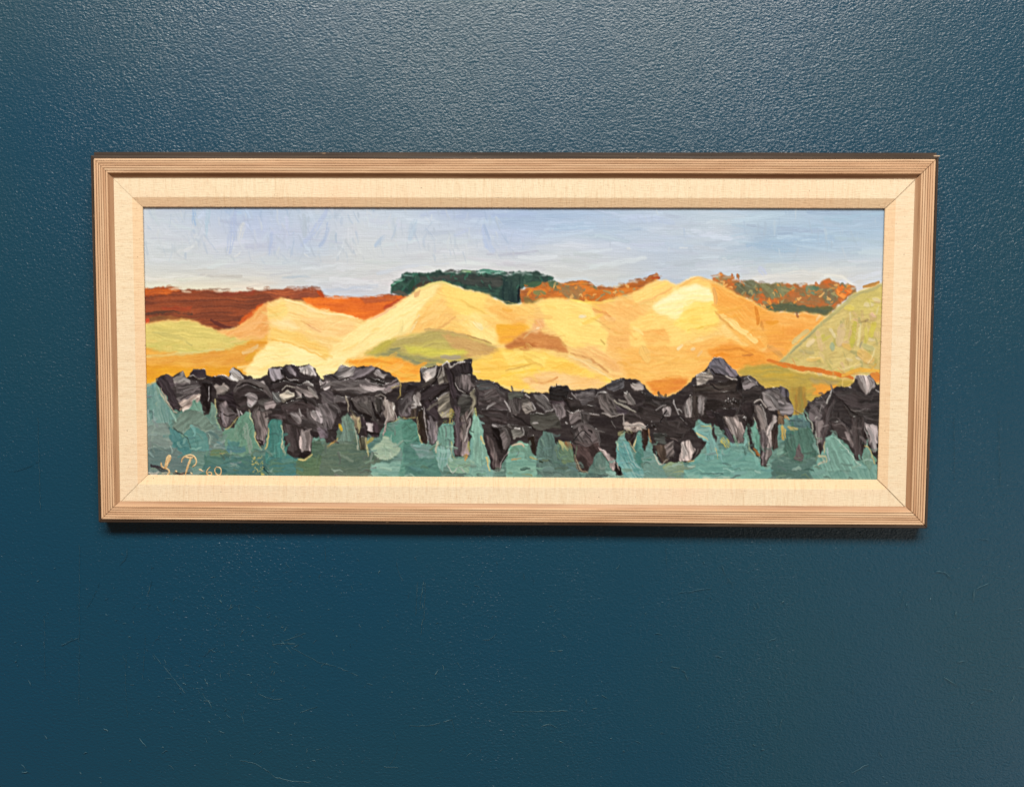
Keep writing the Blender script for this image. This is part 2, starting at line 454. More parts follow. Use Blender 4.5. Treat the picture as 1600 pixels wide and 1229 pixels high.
_seed = 0
SOFT = (4, 4, 3, 3, 13, 3, 1)              # how far neighbouring touches are worked into each other
def P(pts, c1, c2=None, ang=0, h=.18, st=1.0, warp=1.6, ridge=.22, a=1.0, ls=26, ws=2.2, sm=False, blotch=.5, dry=0.0, soft=1):
    """a patch of paint laid with a knife or broad brush: ragged outline, streaks along `ang`, raised rim"""
    global _seed
    _seed += 1
    sd = _seed
    p = smooth_pts(pts, True, 4) if sm else np.array(pts, float)
    x0, y0 = p.min(0) - 4; x1, y1 = p.max(0) + 4
    w = window(x0, y0, x1, y1)
    X, Y = PX[w], PY[w]
    if X.size == 0: return
    Xw = X + (vn(X / 7, Y / 7, sd) - .5) * 2 * warp + (vn(X / 2.6, Y / 2.6, sd + 3) - .5) * warp * (.35 if cur_region == 6 else 1)
    Yw = Y + (vn(X / 7, Y / 7, sd + 7) - .5) * 2 * warp + (vn(X / 2.6, Y / 2.6, sd + 9) - .5) * warp * (.35 if cur_region == 6 else 1)
    ins = np.zeros(X.shape, bool)
    n = len(p)
    for k in range(n):
        ax, ay = p[k]; bx, by = p[(k + 1) % n]
        if ay == by: continue
        ins ^= ((ay > Yw) != (by > Yw)) & (Xw < (bx - ax) * (Yw - ay) / (by - ay) + ax)
    m = ins.astype(np.float32)
    m1 = blur(m, max(soft, SOFT[cur_region]))
    ridge = ridge * (.5 if cur_region == 4 else 1)
    ca, sa = math.cos(math.radians(ang)), math.sin(math.radians(ang))
    curl = (vn(X / 30, Y / 30, sd + 21) - .5) * 9
    U = (X * ca + Y * sa); V = (-X * sa + Y * ca) + curl
    s = .62 * vn(U / ls, V / ws, sd + 5) + .38 * vn(U / (ls * .6), V / (ws * .5), sd + 6)
    b = vn(U / 24, V / 12, sd + 11)
    t = np.clip((s - .5) * 1.7 * st + (b - .5) * 1.6 * blotch + .5, 0, 1)
    c1 = np.array(c1, np.float32)
    c2 = np.array(c2, np.float32) if c2 is not None else c1 * .88
    c = c1 + (c2 - c1) * t[..., None] + ((vn(X / 2.2, Y / 1.6, sd + 15) - .5) * 10)[..., None]
    al = m1 * a
    if dry > 0: al = al * np.clip((s - dry) * 5 + .5, 0, 1)
    COL[w] = COL[w] * (1 - al[..., None]) + c * al[..., None]
    rim = m * np.clip(1 - blur(m, 5), 0, 1) * 2
    HGT[w] = HGT[w] * (1 - .55 * al) + al * (h * (.45 + 1.1 * s)) + rim * ridge * a * (.4 + 1.2 * vn(X / 9, Y / 9, sd + 30))
    REG[w] = np.where(m1 * a > .5, cur_region, REG[w])

def S(pts, wd, c1, c2=None, h=.16, a=1.0, ridge=.16, nb=None, dry=0.0, taper=.25, reg=False, wob=.22, feather=1.4):
    """one brush stroke: bristle streaks along it, paint pushed up at its sides"""
    global _seed
    _seed += 1
    sd = _seed
    if cur_region == 4 and wd <= 5: a, feather = a * .72, min(feather, .8)
    q = smooth_pts(pts, False, 3.0)
    x0, y0 = q.min(0) - wd; x1, y1 = q.max(0) + wd
    w = window(x0, y0, x1, y1)
    X, Y = PX[w], PY[w]
    if X.size == 0: return
    best = np.full(X.shape, 1e9, np.float32); lat = np.zeros_like(best); tt = np.zeros_like(best)
    acc = 0.0
    seg = np.hypot(*(q[1:] - q[:-1]).T); L = seg.sum() + 1e-6
    for k in range(len(q) - 1):
        d = q[k + 1] - q[k]; l = seg[k]
        if l < 1e-6: continue
        ex, ey = d / l
        rx, ry = X - q[k][0], Y - q[k][1]
        u = np.clip(rx * ex + ry * ey, 0, l)
        dx, dy = rx - u * ex, ry - u * ey
        d2 = dx * dx + dy * dy
        better = d2 < best
        best = np.where(better, d2, best)
        lat = np.where(better, -dx * ey + dy * ex, lat)
        tt = np.where(better, acc + u, tt)
        acc += l
    hw = wd * .5 * (1 + wob * 2 * (vn(tt / 9, np.sign(lat) * 3, sd) - .5))
    f = tt / L
    if taper: hw = hw * (1 - taper * np.abs(2 * f - 1) ** 3)
    r = np.sqrt(best) / np.maximum(hw, .3)
    soft = np.clip((1.0 - r) * np.maximum(hw, .6) * feather + .3, 0, 1)
    nb = nb or max(2.0, wd / 1.5)
    s = vn(lat / (wd * .5) * nb, tt / 22, sd + 2) * .7 + .3 * vn(lat / (wd * .5) * nb * 2, tt / 12, sd + 4)
    al = soft * a
    if dry > 0: al = al * np.clip((s - dry - .35 * f * dry) * 5 + .5, 0, 1)
    c1 = np.array(c1, np.float32)
    c2 = np.array(c2, np.float32) if c2 is not None else c1 * .9
    c = c1 + (c2 - c1) * np.clip((s - .5) * 1.8 + .5, 0, 1)[..., None]
    COL[w] = COL[w] * (1 - al[..., None]) + c * al[..., None]
    HGT[w] = HGT[w] * (1 - .5 * al) + al * h * (.4 + 1.2 * s) + al * ridge * np.clip((r - .6) * 2.5, 0, 1) * (.4 + vn(tt / 7, lat * 0, sd + 8))
    if reg: REG[w] = np.where(al > .5, cur_region, REG[w])

def sample(x, y):
    j = int(np.clip((x - PX[NZ // 2, 0]) / PXS, 0, NX - 1)); i = int(np.clip((y - PY[0, NX // 2]) / PYS, 0, NZ - 1))
    return COL[i, j].copy()

# ---- sky
cur_region = 0
SXK = [225, 300, 400, 480, 560, 640, 720, 800, 880, 960, 1040, 1120, 1200, 1290, 1385]
SYK = [318, 340, 360, 385, 412, 432, 452]
SKY = [
 [(196,203,216),(178,198,226),(166,192,228),(184,200,222),(188,202,220),(182,200,224),(168,190,226),(168,192,228),(164,188,222),(172,194,222),(182,198,222),(182,202,222),(170,196,222),(164,192,220),(158,188,216)],
 [(200,207,219),(188,202,224),(178,194,228),(188,202,224),(196,206,222),(190,203,222),(180,196,226),(166,190,224),(164,188,222),(170,192,222),(180,196,220),(186,204,220),(174,198,220),(166,192,220),(158,186,216)],
 [(203,208,219),(198,206,222),(184,196,228),(190,200,224),(202,207,218),(194,204,220),(190,202,224),(172,192,226),(174,194,224),(176,196,222),(184,198,218),(190,200,216),(162,188,216),(164,190,218),(164,192,220)],
 [(204,210,216),(202,208,218),(196,202,222),(184,198,224),(205,209,214),(200,206,218),(200,206,216),(186,198,224),(198,206,218),(192,202,222),(184,198,220),(184,198,216),(158,186,214),(166,192,218),(176,198,218)],
 [(208,211,212),(206,208,211),(203,208,214),(198,206,216),(206,208,210),(206,209,214),(206,208,212),(206,208,213),(204,207,211),(196,202,210),(184,196,214),(192,203,214),(186,200,216),(196,204,212),(196,206,216)],
 [(216,213,203),(216,212,202),(214,210,206),(206,207,210),(206,206,207),(208,206,208),(208,210,208),(206,208,206),(203,203,200),(202,203,204),(188,198,214),(194,203,214),(208,206,206),(212,208,200),(204,208,216)],
 [(232,222,190),(232,218,186),(232,214,190),(208,208,216),(202,203,214),(214,205,205),(208,210,206),(206,208,204),(200,204,210),(200,204,212),(186,196,216),(200,205,214),(216,206,198),(218,208,200),(206,210,222)]]
_S = np.array(SKY, np.float32)
fx = np.interp(PX, SXK, np.arange(len(SXK))); fy = np.interp(PY, SYK, np.arange(len(SYK)))
xi = np.minimum(fx.astype(int), len(SXK) - 2); yi = np.minimum(fy.astype(int), len(SYK) - 2)
fx = (fx - xi)[..., None]; fy = (fy - yi)[..., None]
COL[:] = (_S[yi, xi] * (1 - fx) + _S[yi, xi + 1] * fx) * (1 - fy) + (_S[yi + 1, xi] * (1 - fx) + _S[yi + 1, xi + 1] * fx) * fy
HGT[:] = .03
def jit(c, k): return np.clip(np.asarray(c) + random.gauss(0, k) + np.array([random.gauss(0, k * .35) for _ in range(3)]), 8, 250)
for _ in range(620):                        # scumbled sky strokes: upright at the left, level elsewhere
    x, y = random.uniform(222, 1385), random.uniform(320, 450)
    c = jit(sample(x, y), 6.0)
    if x < 640 and y < 395 and random.random() < .6:
        a = random.gauss(80, 25); L = random.uniform(10, 32)
    else:
        a = random.gauss(0, 7); L = random.uniform(20, 90)
    dx, dy = math.cos(math.radians(a)) * L / 2, math.sin(math.radians(a)) * L / 2
    S([(x - dx, y - dy), (x + random.uniform(-2, 2), y + random.uniform(-2, 2)), (x + dx, y + dy)], random.uniform(4, 11), c, c + random.choice((-8, 7, 10)), h=.14, ridge=.06, a=random.uniform(.3, .65), dry=random.uniform(.2, .5), feather=.45)
for pts, w, c in [([(303, 322), (304, 350)], 7, (138, 176, 222)), ([(326, 324), (323, 366)], 6, (160, 192, 214)), ([(352, 322), (374, 330)], 12, (142, 180, 228)),
                  ([(366, 332), (358, 392)], 10, (164, 180, 220)), ([(425, 366), (422, 396)], 8, (166, 182, 220)), ([(512, 326), (488, 365), (472, 382)], 8, (168, 184, 222)),
                  ([(500, 385), (508, 372), (512, 350)], 6, (158, 178, 216)), ([(588, 384), (600, 370)], 7, (160, 184, 216)), ([(640, 372), (648, 345)], 9, (168, 190, 214)),
                  ([(712, 368), (730, 360)], 7, (176, 188, 222)), ([(755, 355), (762, 380), (770, 392)], 10, (168, 186, 224)), ([(910, 350), (870, 356), (930, 354)], 8, (158, 186, 218)),
                  ([(1170, 384), (1230, 378), (1300, 372)], 11, (150, 180, 212)), ([(1210, 388), (1240, 392)], 9, (150, 182, 210)), ([(1290, 340), (1340, 338), (1380, 334)], 9, (152, 186, 214)),
                  ([(1188, 420), (1194, 428)], 12, (184, 192, 226)), 
                  ([(380, 350), (374, 372)], 9, (206, 206, 206)), ([(300, 384), (286, 392)], 7, (212, 214, 216)),
                  ([(442, 434), (470, 431), (484, 433)], 4, (168, 184, 200)), ([(1300, 448), (1330, 436), (1375, 425)], 9, (206, 210, 224)), ([(1180, 436), (1250, 428), (1310, 434)], 9, (216, 211, 205)),
                  ([(1290, 430), (1316, 432), (1334, 446)], 5, (226, 220, 208)), ([(590, 428), (640, 416), (700, 412)], 6, (196, 202, 216)), ([(506, 455), (540, 452), (590, 446)], 6, (182, 192, 212))]:
    S(pts, w * 1.25, c, np.array(c) + 10, h=.05, ridge=.03, a=.7, dry=.35, feather=.35)
for pts, w in [([(544, 398), (556, 397), (563, 393)], 3), ([(563, 396), (560, 388)], 4), ([(367, 400), (374, 395)], 5), ([(278, 394), (285, 391)], 4), ([(452, 390), (453, 400)], 3),
               ([(980, 388), (985, 390)], 4), ([(1062, 386), (1074, 386)], 3), ([(1130, 403), (1136, 404)], 3), ([(541, 404), (543, 404)], 3), ([(408, 400), (414, 398)], 4), ([(476, 396), (482, 400)], 4)]:
    S(pts, w * 1.3, (222, 225, 228), (212, 214, 218), h=.3, ridge=.2, a=.8, dry=.4, feather=.6)

for _ in range(330):
    x, y = random.uniform(224, 800) if random.random() < .8 else random.uniform(800, 1380), random.uniform(322, 404)
    c = sample(x, y); k = random.random()
    c = c * .64 + np.array((146, 176, 214) if k < .3 else (216, 219, 220) if k < .65 else (170, 184, 202)) * .36
    a = random.gauss(78, 18); L = random.uniform(6, 24); dx, dy = math.cos(math.radians(a)) * L / 2, math.sin(math.radians(a)) * L / 2
    S([(x - dx, y - dy), (x + random.uniform(-1.5, 1.5), y), (x + dx, y + dy)], random.uniform(1.6, 5), c, c * .96 + 6, h=.25, ridge=.14, a=random.uniform(.45, .85), dry=random.uniform(.25, .5), feather=.6)
# ---- brown and orange field at the left
cur_region = 1
P([(216,452),(245,450),(268,448),(283,452),(340,454),(375,456),(410,453),(450,450),(480,451),(500,449),(505,458),(511,463),(545,464),(575,463),(612,460),(634,461),(634,520),(216,525)], (144,72,42), (106,55,38), 1, h=.08, ridge=.05, st=1.2, warp=1.0, ls=60)
P([(216,452),(245,449),(268,447),(282,452),(262,461),(216,463)], (206,104,38), (150,70,36), -4, h=.08, warp=2)
P([(330,455),(400,454),(395,463),(345,462)], (158,66,42), (120,56,40), 2, h=.06, a=.8, dry=.35)
P([(405,455),(470,450),(500,450),(506,459),(480,465),(430,466)], (176,92,52), (128,66,46), -1, h=.07)
P([(470,466),(511,463),(560,464),(612,461),(634,462),(625,492),(570,502),(520,492),(480,478)], (226,116,36), (204,98,36), 2, h=.08, warp=1.2, ls=50)
P([(560,464),(612,461),(622,464),(612,470),(570,475)], (166,82,46), (190,96,44), -2, h=.06)
P([(598,480),(630,462),(640,462),(618,485),(602,495)], (186,72,34), (160,62,36), -30, h=.06)
P([(370,505),(382,492),(396,482),(412,474),(416,480),(396,496),(380,510)], (214,104,34), (178,72,34), -30, h=.08, dry=.2)
P([(230,496),(258,492),(302,497),(304,503),(250,502),(228,506)], (112,76,48), (150,92,50), 0, h=.06, dry=.3)
P([(250,480),(300,478),(296,484),(255,485)], (170,74,42), (128,58,38), 0, h=.06, dry=.35)
S([(224,505),(232,500)], 7, (196,78,46))
S([(230,491),(262,487),(300,490)], 5, (74,52,44), (96,60,44), dry=.3)
S([(497,455),(506,463)], 6, (178,72,30)); S([(330,500),(350,510),(365,513)], 6, (100,50,42))

# ---- dark trees on the ridge
cur_region = 2
P([(612,458),(610,446),(616,439),(626,435),(630,427),(652,425),(679,427),(684,423),(706,424),(722,426),(745,427),(790,429),(803,426),(825,424),(841,425),(852,430),(866,433),(862,438),(850,444),(835,447),(813,452),(813,473),(796,476),(772,466),(740,456),(702,444),(680,444),(655,456),(632,462),(614,458)], (48,78,68), (36,54,52), 8, h=.16, ridge=.14, warp=2.2, ls=9, ws=3)
P([(655,434),(700,429),(745,430),(785,434),(790,444),(765,452),(742,447),(705,440),(684,438),(660,444)], (72,68,66), (48,52,52), 3, h=.1, a=.9)
S([(720,424),(742,425),(750,427)], 5, (150,176,120), (60,110,90), dry=.2); S([(745,424),(765,424),(790,428)], 7, (56,128,108), (120,176,150), dry=.1)
P([(790,432),(812,430),(812,472),(792,472),(780,462)], (46,66,62), (30,48,50), 85, h=.18)
S([(811,448),(810,470)], 4, (22,30,38)); S([(612,446),(622,440),(632,436)], 5, (46,104,84), (60,120,96)); S([(634,431),(652,429)], 5, (44,96,82))
S([(614,456),(626,457),(638,462)], 5, (84,78,70)); S([(640,452),(660,444),(672,441)], 6, (70,58,50)); S([(645,440),(640,452)], 8, (36,66,54))
for _ in range(60):
    x = random.uniform(614, 862); y = random.uniform(426, 446 if x > 700 else 450)
    S([(x, y), (x + random.uniform(-4, 4), y + random.uniform(2, 6))], random.uniform(2, 4), random.choice(((58,104,88),(40,66,60),(34,50,48),(70,92,80),(40,92,78))), h=.2, a=.7)

# ---- rusty scrub on the ridge
cur_region = 3
P([(812,452),(835,447),(850,442),(870,441),(884,443),(905,441),(922,440),(928,448),(945,447),(970,445),(1000,439),(1010,436),(1026,428),(1033,433),(1024,441),(1006,450),(998,462),(960,470),(940,476),(915,476),(898,471),(880,470),(855,470),(836,474),(826,478),(814,474)], (204,106,36), (150,80,42), 5, h=.14, ridge=.14, warp=2.4, ls=10, ws=3)
P([(818,464),(832,468),(850,466),(846,472),(830,478),(820,474)], (120,92,54), (150,104,52), 10, h=.12)
P([(875,448),(900,446),(912,452),(905,468),(888,466),(878,460)], (128,106,74), (160,100,58), 40, h=.12)
P([(855,440),(866,438),(874,444),(868,452),(858,448)], (84,98,72), (70,86,66), 60, h=.14)
P([(918,456),(945,452),(990,446),(980,458),(945,468),(920,472)], (186,92,30), (206,112,40), -8, h=.12)
S([(884,443),(905,441),(918,441)], 6, (222,120,42)); S([(920,441),(927,448)], 6, (180,84,30)); S([(1012,437),(1026,430)], 8, (150,78,36), (196,104,40)); S([(985,446),(1006,440)], 7, (170,86,34)); S([(1020,435),(1030,434)], 5, (178,70,28))
S([(820,446),(842,443)], 8, (70,92,70), (60,84,60)); S([(835,456),(850,458)], 8, (132,120,74)); S([(830,452),(824,462)], 4, (214,128,48))
P([(1110,433),(1122,428),(1140,430),(1150,435),(1156,442),(1165,440),(1175,437),(1186,444),(1202,444),(1222,442),(1250,446),(1270,444),(1284,442),(1292,435),(1305,441),(1325,444),(1336,452),(1338,458),(1316,470),(1306,482),(1298,492),(1288,493),(1262,488),(1245,489),(1200,485),(1185,476),(1165,466),(1145,460),(1125,448)], (192,90,38), (128,92,60), 20, h=.16, ridge=.16, warp=2.4, ls=8, ws=4)
P([(1150,440),(1175,438),(1190,448),(1180,464),(1160,462),(1146,450)], (110,108,90), (92,84,62), 40, h=.16)
P([(1184,444),(1215,442),(1235,452),(1222,466),(1196,466)], (122,116,84), (108,92,66), 60, h=.14)
P([(1262,446),(1280,446),(1282,458),(1268,462),(1258,456)], (108,122,98), (86,104,84), 60, h=.14)
P([(1284,448),(1300,448),(1312,462),(1300,478),(1288,472)], (106,108,88), (122,92,66), 80, h=.14)
P([(1190,478),(1230,472),(1270,480),(1296,478),(1302,484),(1292,493),(1262,487),(1244,489),(1200,486)], (92,86,56), (74,80,66), 6, h=.16)
P([(1232,458),(1255,456),(1284,464),(1282,476),(1250,476),(1235,470)], (178,92,46), (140,96,62), 10, h=.14)
P([(1304,445),(1326,446),(1334,454),(1318,468),(1308,464)], (206,92,34), (226,130,58), 40, h=.14)
for _ in range(150):
    if random.random() < .3: x, y = random.uniform(815, 1000), random.uniform(446, 466)
    else:
        x = random.uniform(1118, 1325); y = random.uniform(436, 452) + (x > 1160) * random.uniform(4, 30)
        if x > 1305: y = random.uniform(445, 464)
        if x < 1160: y = random.uniform(432, 450)
    S([(x, y), (x + random.uniform(-5, 5), y + random.uniform(-4, 4)), (x + random.uniform(-6, 6), y + random.uniform(-4, 4))], random.uniform(1.8, 4.2),
      random.choice(((222,132,56),(206,106,44),(186,100,46),(126,120,92),(156,140,98),(112,108,80),(232,168,100),(170,112,64))), h=.22, a=.8)

for x0, x1, f in ((226, 505, lambda x: np.interp(x, (226, 270, 285, 500), (449, 446, 451, 447))), (512, 612, lambda x: 462), (615, 865, lambda x: np.interp(x, (615, 640, 700, 800, 865), (440, 426, 422, 425, 431))), (870, 1030, lambda x: np.interp(x, (870, 960, 1030), (440, 444, 427))), (1115, 1338, lambda x: np.interp(x, (1115, 1160, 1270, 1338), (428, 438, 442, 450)))):
    for _ in range(int((x1 - x0) / 5)):
        x = random.uniform(x0, x1); y = f(x) + random.uniform(.5, 4.5); L = random.uniform(4, 14)
        c = sample(x, y + random.choice((-7, -6, 5, 7)))
        S([(x - L / 2, y + random.uniform(-1, 1)), (x + L / 2, y + random.uniform(-1, 1))], random.uniform(2.5, 5), c, c * .94 + 6, h=.12, ridge=.06, a=.55, dry=.3, feather=.5)
# ---- yellow hills
cur_region = 4
HB = [(216,508),(245,502),(290,500),(305,503),(330,512),(337,517),(370,512),(395,492),(415,474),(440,466),(450,469),(462,468),(495,481),(530,490),(565,500),(575,498),(600,486),(618,474),(640,460),(650,451),(672,443),(690,440),(703,446),(740,456),(765,460),(771,467),(790,474),(810,476),(830,475),(838,470),(862,465),(885,467),(905,471),(930,474),(950,468),(985,460),(990,457),(1020,441),(1040,437),(1055,446),(1083,433),(1097,433),(1112,439),(1132,447),(1148,459),(1180,474),(1200,486),(1245,490),(1264,488),(1290,494),(1302,487),(1336,460),(1362,447),(1392,440),(1392,660),(216,660)]
P(HB, (248,206,116), (240,190,98), 0, h=.14, ridge=.2, warp=1.2, ls=40)
# far left
P([(216,508),(245,503),(290,501),(305,504),(330,513),(345,520),(372,528),(400,530),(380,545),(330,552),(270,556),(216,560)], (232,206,104), (206,186,92), 8, h=.16, ls=40)
P([(216,528),(260,530),(300,540),(340,535),(372,532),(395,536),(350,550),(280,556),(216,550)], (196,186,86), (224,196,98), 4, h=.14, dry=.35)
P([(216,540),(250,548),(300,553),(360,545),(402,528),(416,522),(420,540),(402,556),(380,585),(330,582),(216,606)], (240,174,62), (228,150,48), -4, h=.14, ls=50)
P([(216,570),(300,574),(380,572),(375,592),(216,606)], (238,166,30), (228,148,28), -2, h=.12)
S([(275,552),(320,548),(350,545)], 4, (206,196,116), (230,210,130)); S([(230,556),(300,552)], 5, (232,198,110)); S([(240,520),(275,526),(300,538)], 5, (200,184,96), dry=.3)
S([(380,552),(396,545),(402,540)], 6, (240,190,110)); S([(362,535),(395,527),(412,520)], 5, (238,200,110)); S([(385,562),(398,552)], 8, (234,164,40))
# first dune
P([(335,518),(368,514),(395,494),(415,474),(424,478),(420,498),(418,520),(404,532),(372,528)], (242,176,96), (234,156,72), -35, h=.14, ridge=.1)
P([(416,476),(440,467),(455,470),(480,480),(520,490),(565,501),(568,512),(540,530),(515,545),(480,528),(440,520),(420,505)], (250,214,130), (244,194,108), 12, h=.14, ridge=.08, ls=34)
P([(470,496),(520,496),(556,505),(548,520),(512,528),(482,514)], (247,192,112), (249,206,126), 5, h=.12, ridge=.05)
P([(418,480),(446,470),(450,490),(436,502),(420,500)], (250,212,112), (246,200,104), -10, h=.12, ridge=.06)
P([(425,502),(450,500),(470,512),(450,520),(428,516)], (250,222,158), (248,210,130), 5, h=.14, ridge=.08)
P([(425,512),(470,520),(512,546),(518,562),(495,552),(460,536),(420,531)], (247,206,106), (244,188,84), 18, h=.12, ridge=.06)
P([(383,578),(402,552),(420,536),(436,531),(470,540),(500,552),(514,562),(522,578),(520,600),(380,600)], (253,230,152), (250,218,130), -8, h=.16, ridge=.14)
S([(425,531),(455,537),(485,549),(512,562)], 4, (243,184,76), (240,170,60), h=.08); S([(445,468),(470,475),(500,488),(530,492),(560,498)], 4, (252,228,166), (250,214,140), h=.22, ridge=.2)
S([(470,502),(486,510),(500,518)], 3, (228,150,78)); S([(420,494),(436,490),(446,482)], 5, (246,216,116))
# pale hollow and second dune
P([(510,560),(520,540),(548,520),(568,504),(600,488),(640,462),(672,444),(692,445),(668,470),(652,488),(642,515),(600,536),(570,548),(545,562),(545,590),(522,592)], (253,228,148), (250,216,130), -32, h=.16, ridge=.1, ls=40)
P([(640,520),(652,490),(676,466),(694,442),(706,448),(742,458),(768,466),(792,476),(812,478),(838,474),(832,512),(815,520),(790,540),(776,538),(735,528),(690,514)], (250,208,108), (245,190,92), 20, h=.14, ridge=.08, ls=34)
P([(640,518),(654,490),(690,464),(705,480),(708,502),(680,512)], (244,184,90), (248,200,108), -50, h=.12, ridge=.08)
P([(690,444),(720,452),(760,462),(755,490),(720,500),(700,475)], (250,212,104), (249,204,98), 15, h=.12, ridge=.05)
P([(715,500),(745,488),(775,520),(775,538),(740,528)], (251,220,126), (248,206,112), 35, h=.14, ridge=.08)
P([(755,476),(792,478),(822,490),(822,512),(785,505)], (246,190,90), (242,172,74), 12, h=.12, ridge=.06)
P([(776,508),(805,505),(828,508),(818,520),(796,536),(780,536)], (245,172,42), (240,160,48), 0, h=.1, ridge=.05)
S([(655,492),(642,518)], 5, (251,224,150)); S([(676,520),(700,503),(712,494)], 4, (238,170,86)); S([(655,452),(650,462)], 8, (240,184,110)); S([(650,455),(672,444),(694,442),(712,450)], 5, (252,226,130), h=.24, ridge=.18)
S([(720,470),(740,480),(765,492)], 4, (248,196,84)); S([(740,500),(752,512)], 8, (252,228,150)); S([(618,478),(600,488),(580,498)], 4, (246,184,130)); S([(628,500),(624,520)], 8, (253,226,138))
# green lens
P([(568,553),(598,536),(640,522),(672,517),(690,515),(735,528),(770,538),(780,548),(762,560),(735,566),(705,568),(690,572),(660,575),(640,566),(620,561),(600,561),(585,558)], (198,180,84), (178,158,84), -3, h=.16, ridge=.12, ls=44)
P([(568,553),(598,535),(620,528),(610,542),(590,552)], (196,180,62), (182,164,66), -25, h=.12)
P([(585,555),(612,546),(640,555),(690,562),(700,568),(680,574),(655,574),(630,562)], (140,136,90), (168,158,80), 12, h=.12, ridge=.06)
P([(690,520),(735,530),(775,542),(780,550),(760,560),(735,560),(715,548),(700,536)], (212,166,90), (196,150,84), 8, h=.14)
P([(630,540),(680,545),(725,545),(735,552),(690,558),(640,552)], (216,200,70), (196,186,70), -2, h=.1, ridge=.05)
S([(664,515),(685,516),(706,520),(730,526)], 5, (176,142,84), (206,166,90)); S([(730,524),(750,530),(768,535)], 3, (160,116,60)); S([(610,546),(624,545)], 4, (120,124,92)); S([(620,530),(650,524)], 3, (238,206,120)); S([(690,558),(718,557)], 8, (152,138,120), (176,160,124), a=.8)
P([(536,566),(548,561),(600,557),(626,560),(656,573),(657,592),(650,598),(628,597),(605,588),(580,573),(558,573)], (248,174,52), (244,150,40), 4, h=.16, ridge=.18)
S([(548,566),(580,562),(612,568)], 5, (250,150,36)); S([(600,575),(630,585),(650,588)], 8, (250,182,62))
# right of the lens
P([(735,566),(780,546),(812,545),(850,549),(882,560),(912,576),(960,592),(960,620),(740,618),(738,585)], (252,208,84), (248,192,72), -6, h=.16, ridge=.12, ls=40)
P([(782,550),(830,548),(858,556),(850,576),(800,582)], (252,220,104), (250,206,90), -8, h=.14, ridge=.06)
P([(812,590),(850,580),(880,582),(930,590),(950,600),(930,612),(840,614)], (244,186,100), (246,200,124), -8, h=.14, ridge=.06)
S([(785,587),(820,580),(850,575)], 5, (248,190,40), (250,206,70)); S([(790,578),(815,572),(838,566)], 2.5, (206,150,60)); S([(740,578),(780,574),(830,568)], 3, (244,186,60)); S([(830,596),(850,598),(870,590)], 5, (228,146,70)); S([(776,600),(800,608),(838,611)], 5, (248,216,130))
# brown notch
P([(788,541),(802,530),(816,520),(832,515),(852,521),(872,528),(884,540),(893,550),(880,550),(850,545),(830,546),(800,545)], (216,138,66), (198,120,56), 6, h=.16, ridge=.14)
P([(788,541),(805,532),(840,538),(836,545),(800,546)], (178,100,42), (196,116,52), 4, h=.12)
P([(835,498),(848,496),(852,512),(838,520),(830,515)], (240,184,116), (236,164,90), 60, h=.14, dry=.2); S([(838,514),(842,512)], 4, (250,226,170)); S([(856,527),(874,530),(886,540)], 4, (204,132,58)); S([(818,528),(828,519),(838,516)], 3, (228,180,110))
# middle dune
P([(838,474),(862,466),(890,468),(925,475),(928,490),(950,520),(945,552),(905,548),(890,545),(880,530),(868,520),(855,510),(850,492)], (251,218,112), (249,206,102), 8, h=.14, ridge=.1, ls=36)
P([(925,478),(955,472),(985,468),(1010,480),(1030,520),(1020,560),(990,600),(955,590),(945,552),(952,520),(932,492)], (246,190,98), (244,178,88), 24, h=.14, ridge=.08)
P([(890,546),(930,540),(960,560),(975,588),(940,586),(910,570)], (247,198,112), (240,176,96), 24, h=.16, ridge=.1)
S([(893,552),(920,560),(950,580)], 4, (206,138,70)); S([(890,556),(925,572),(955,592)], 5, (250,216,140)); S([(905,494),(914,493)], 6, (248,228,170)); S([(928,484),(945,490),(960,500)], 6, (242,160,76)); S([(926,497),(940,504),(952,514)], 3, (230,170,80))
S([(938,531),(944,538)], 3, (200,160,70)); S([(900,470),(930,474),(960,468)], 4, (248,206,90))
# small peak and big dune
P([(986,462),(1020,443),(1040,438),(1055,447),(1040,462),(1010,474),(990,478)], (250,208,110), (248,198,98), -20, h=.14, ridge=.12)
S([(985,478),(1015,468),(1050,450)], 4, (236,166,84), (244,186,100)); S([(1020,452),(1042,444)], 5, (251,216,100))
P([(985,505),(1020,482),(1056,450),(1085,434),(1110,440),(1122,470),(1128,510),(1112,522),(1060,540),(1010,545),(985,540)], (250,208,106), (247,194,94), -14, h=.14, ridge=.08)
P([(1018,480),(1050,455),(1084,444),(1108,450),(1116,470),(1112,500),(1080,504),(1056,498),(1035,494)], (253,234,172), (252,226,142), -5, h=.16, ridge=.08)
P([(1085,470),(1118,472),(1124,500),(1110,515),(1075,520),(1050,505)], (252,218,104), (250,206,88), -12, h=.14, ridge=.06)
P([(1110,440),(1132,448),(1150,460),(1182,476),(1204,490),(1204,540),(1180,548),(1155,530),(1132,505),(1120,480)], (245,178,76), (242,160,58), 40, h=.15, ridge=.1)
S([(1062,448),(1084,436),(1098,435),(1116,442)], 5, (244,184,92), h=.22, ridge=.2); S([(1128,492),(1150,510),(1180,532)], 10, (252,214,128), (248,196,100)); S([(1118,486),(1130,500),(1144,512)], 4, (232,160,70)); S([(1115,450),(1118,474)], 6, (246,176,84))
P([(965,545),(1010,540),(1060,540),(1130,525),(1180,548),(1205,560),(1190,600),(1110,600),(1075,600),(1040,618),(985,604)], (247,190,88), (244,174,76), -3, h=.14, ridge=.06, ls=50)
P([(1105,545),(1140,535),(1180,545),(1210,556),(1215,570),(1150,580),(1112,562)], (243,160,52), (238,146,44), 10, h=.14, ridge=.08)
P([(1010,596),(1040,592),(1075,590),(1070,606),(1040,618),(1020,616)], (236,146,44), (226,128,42), -4, h=.14, ridge=.08)
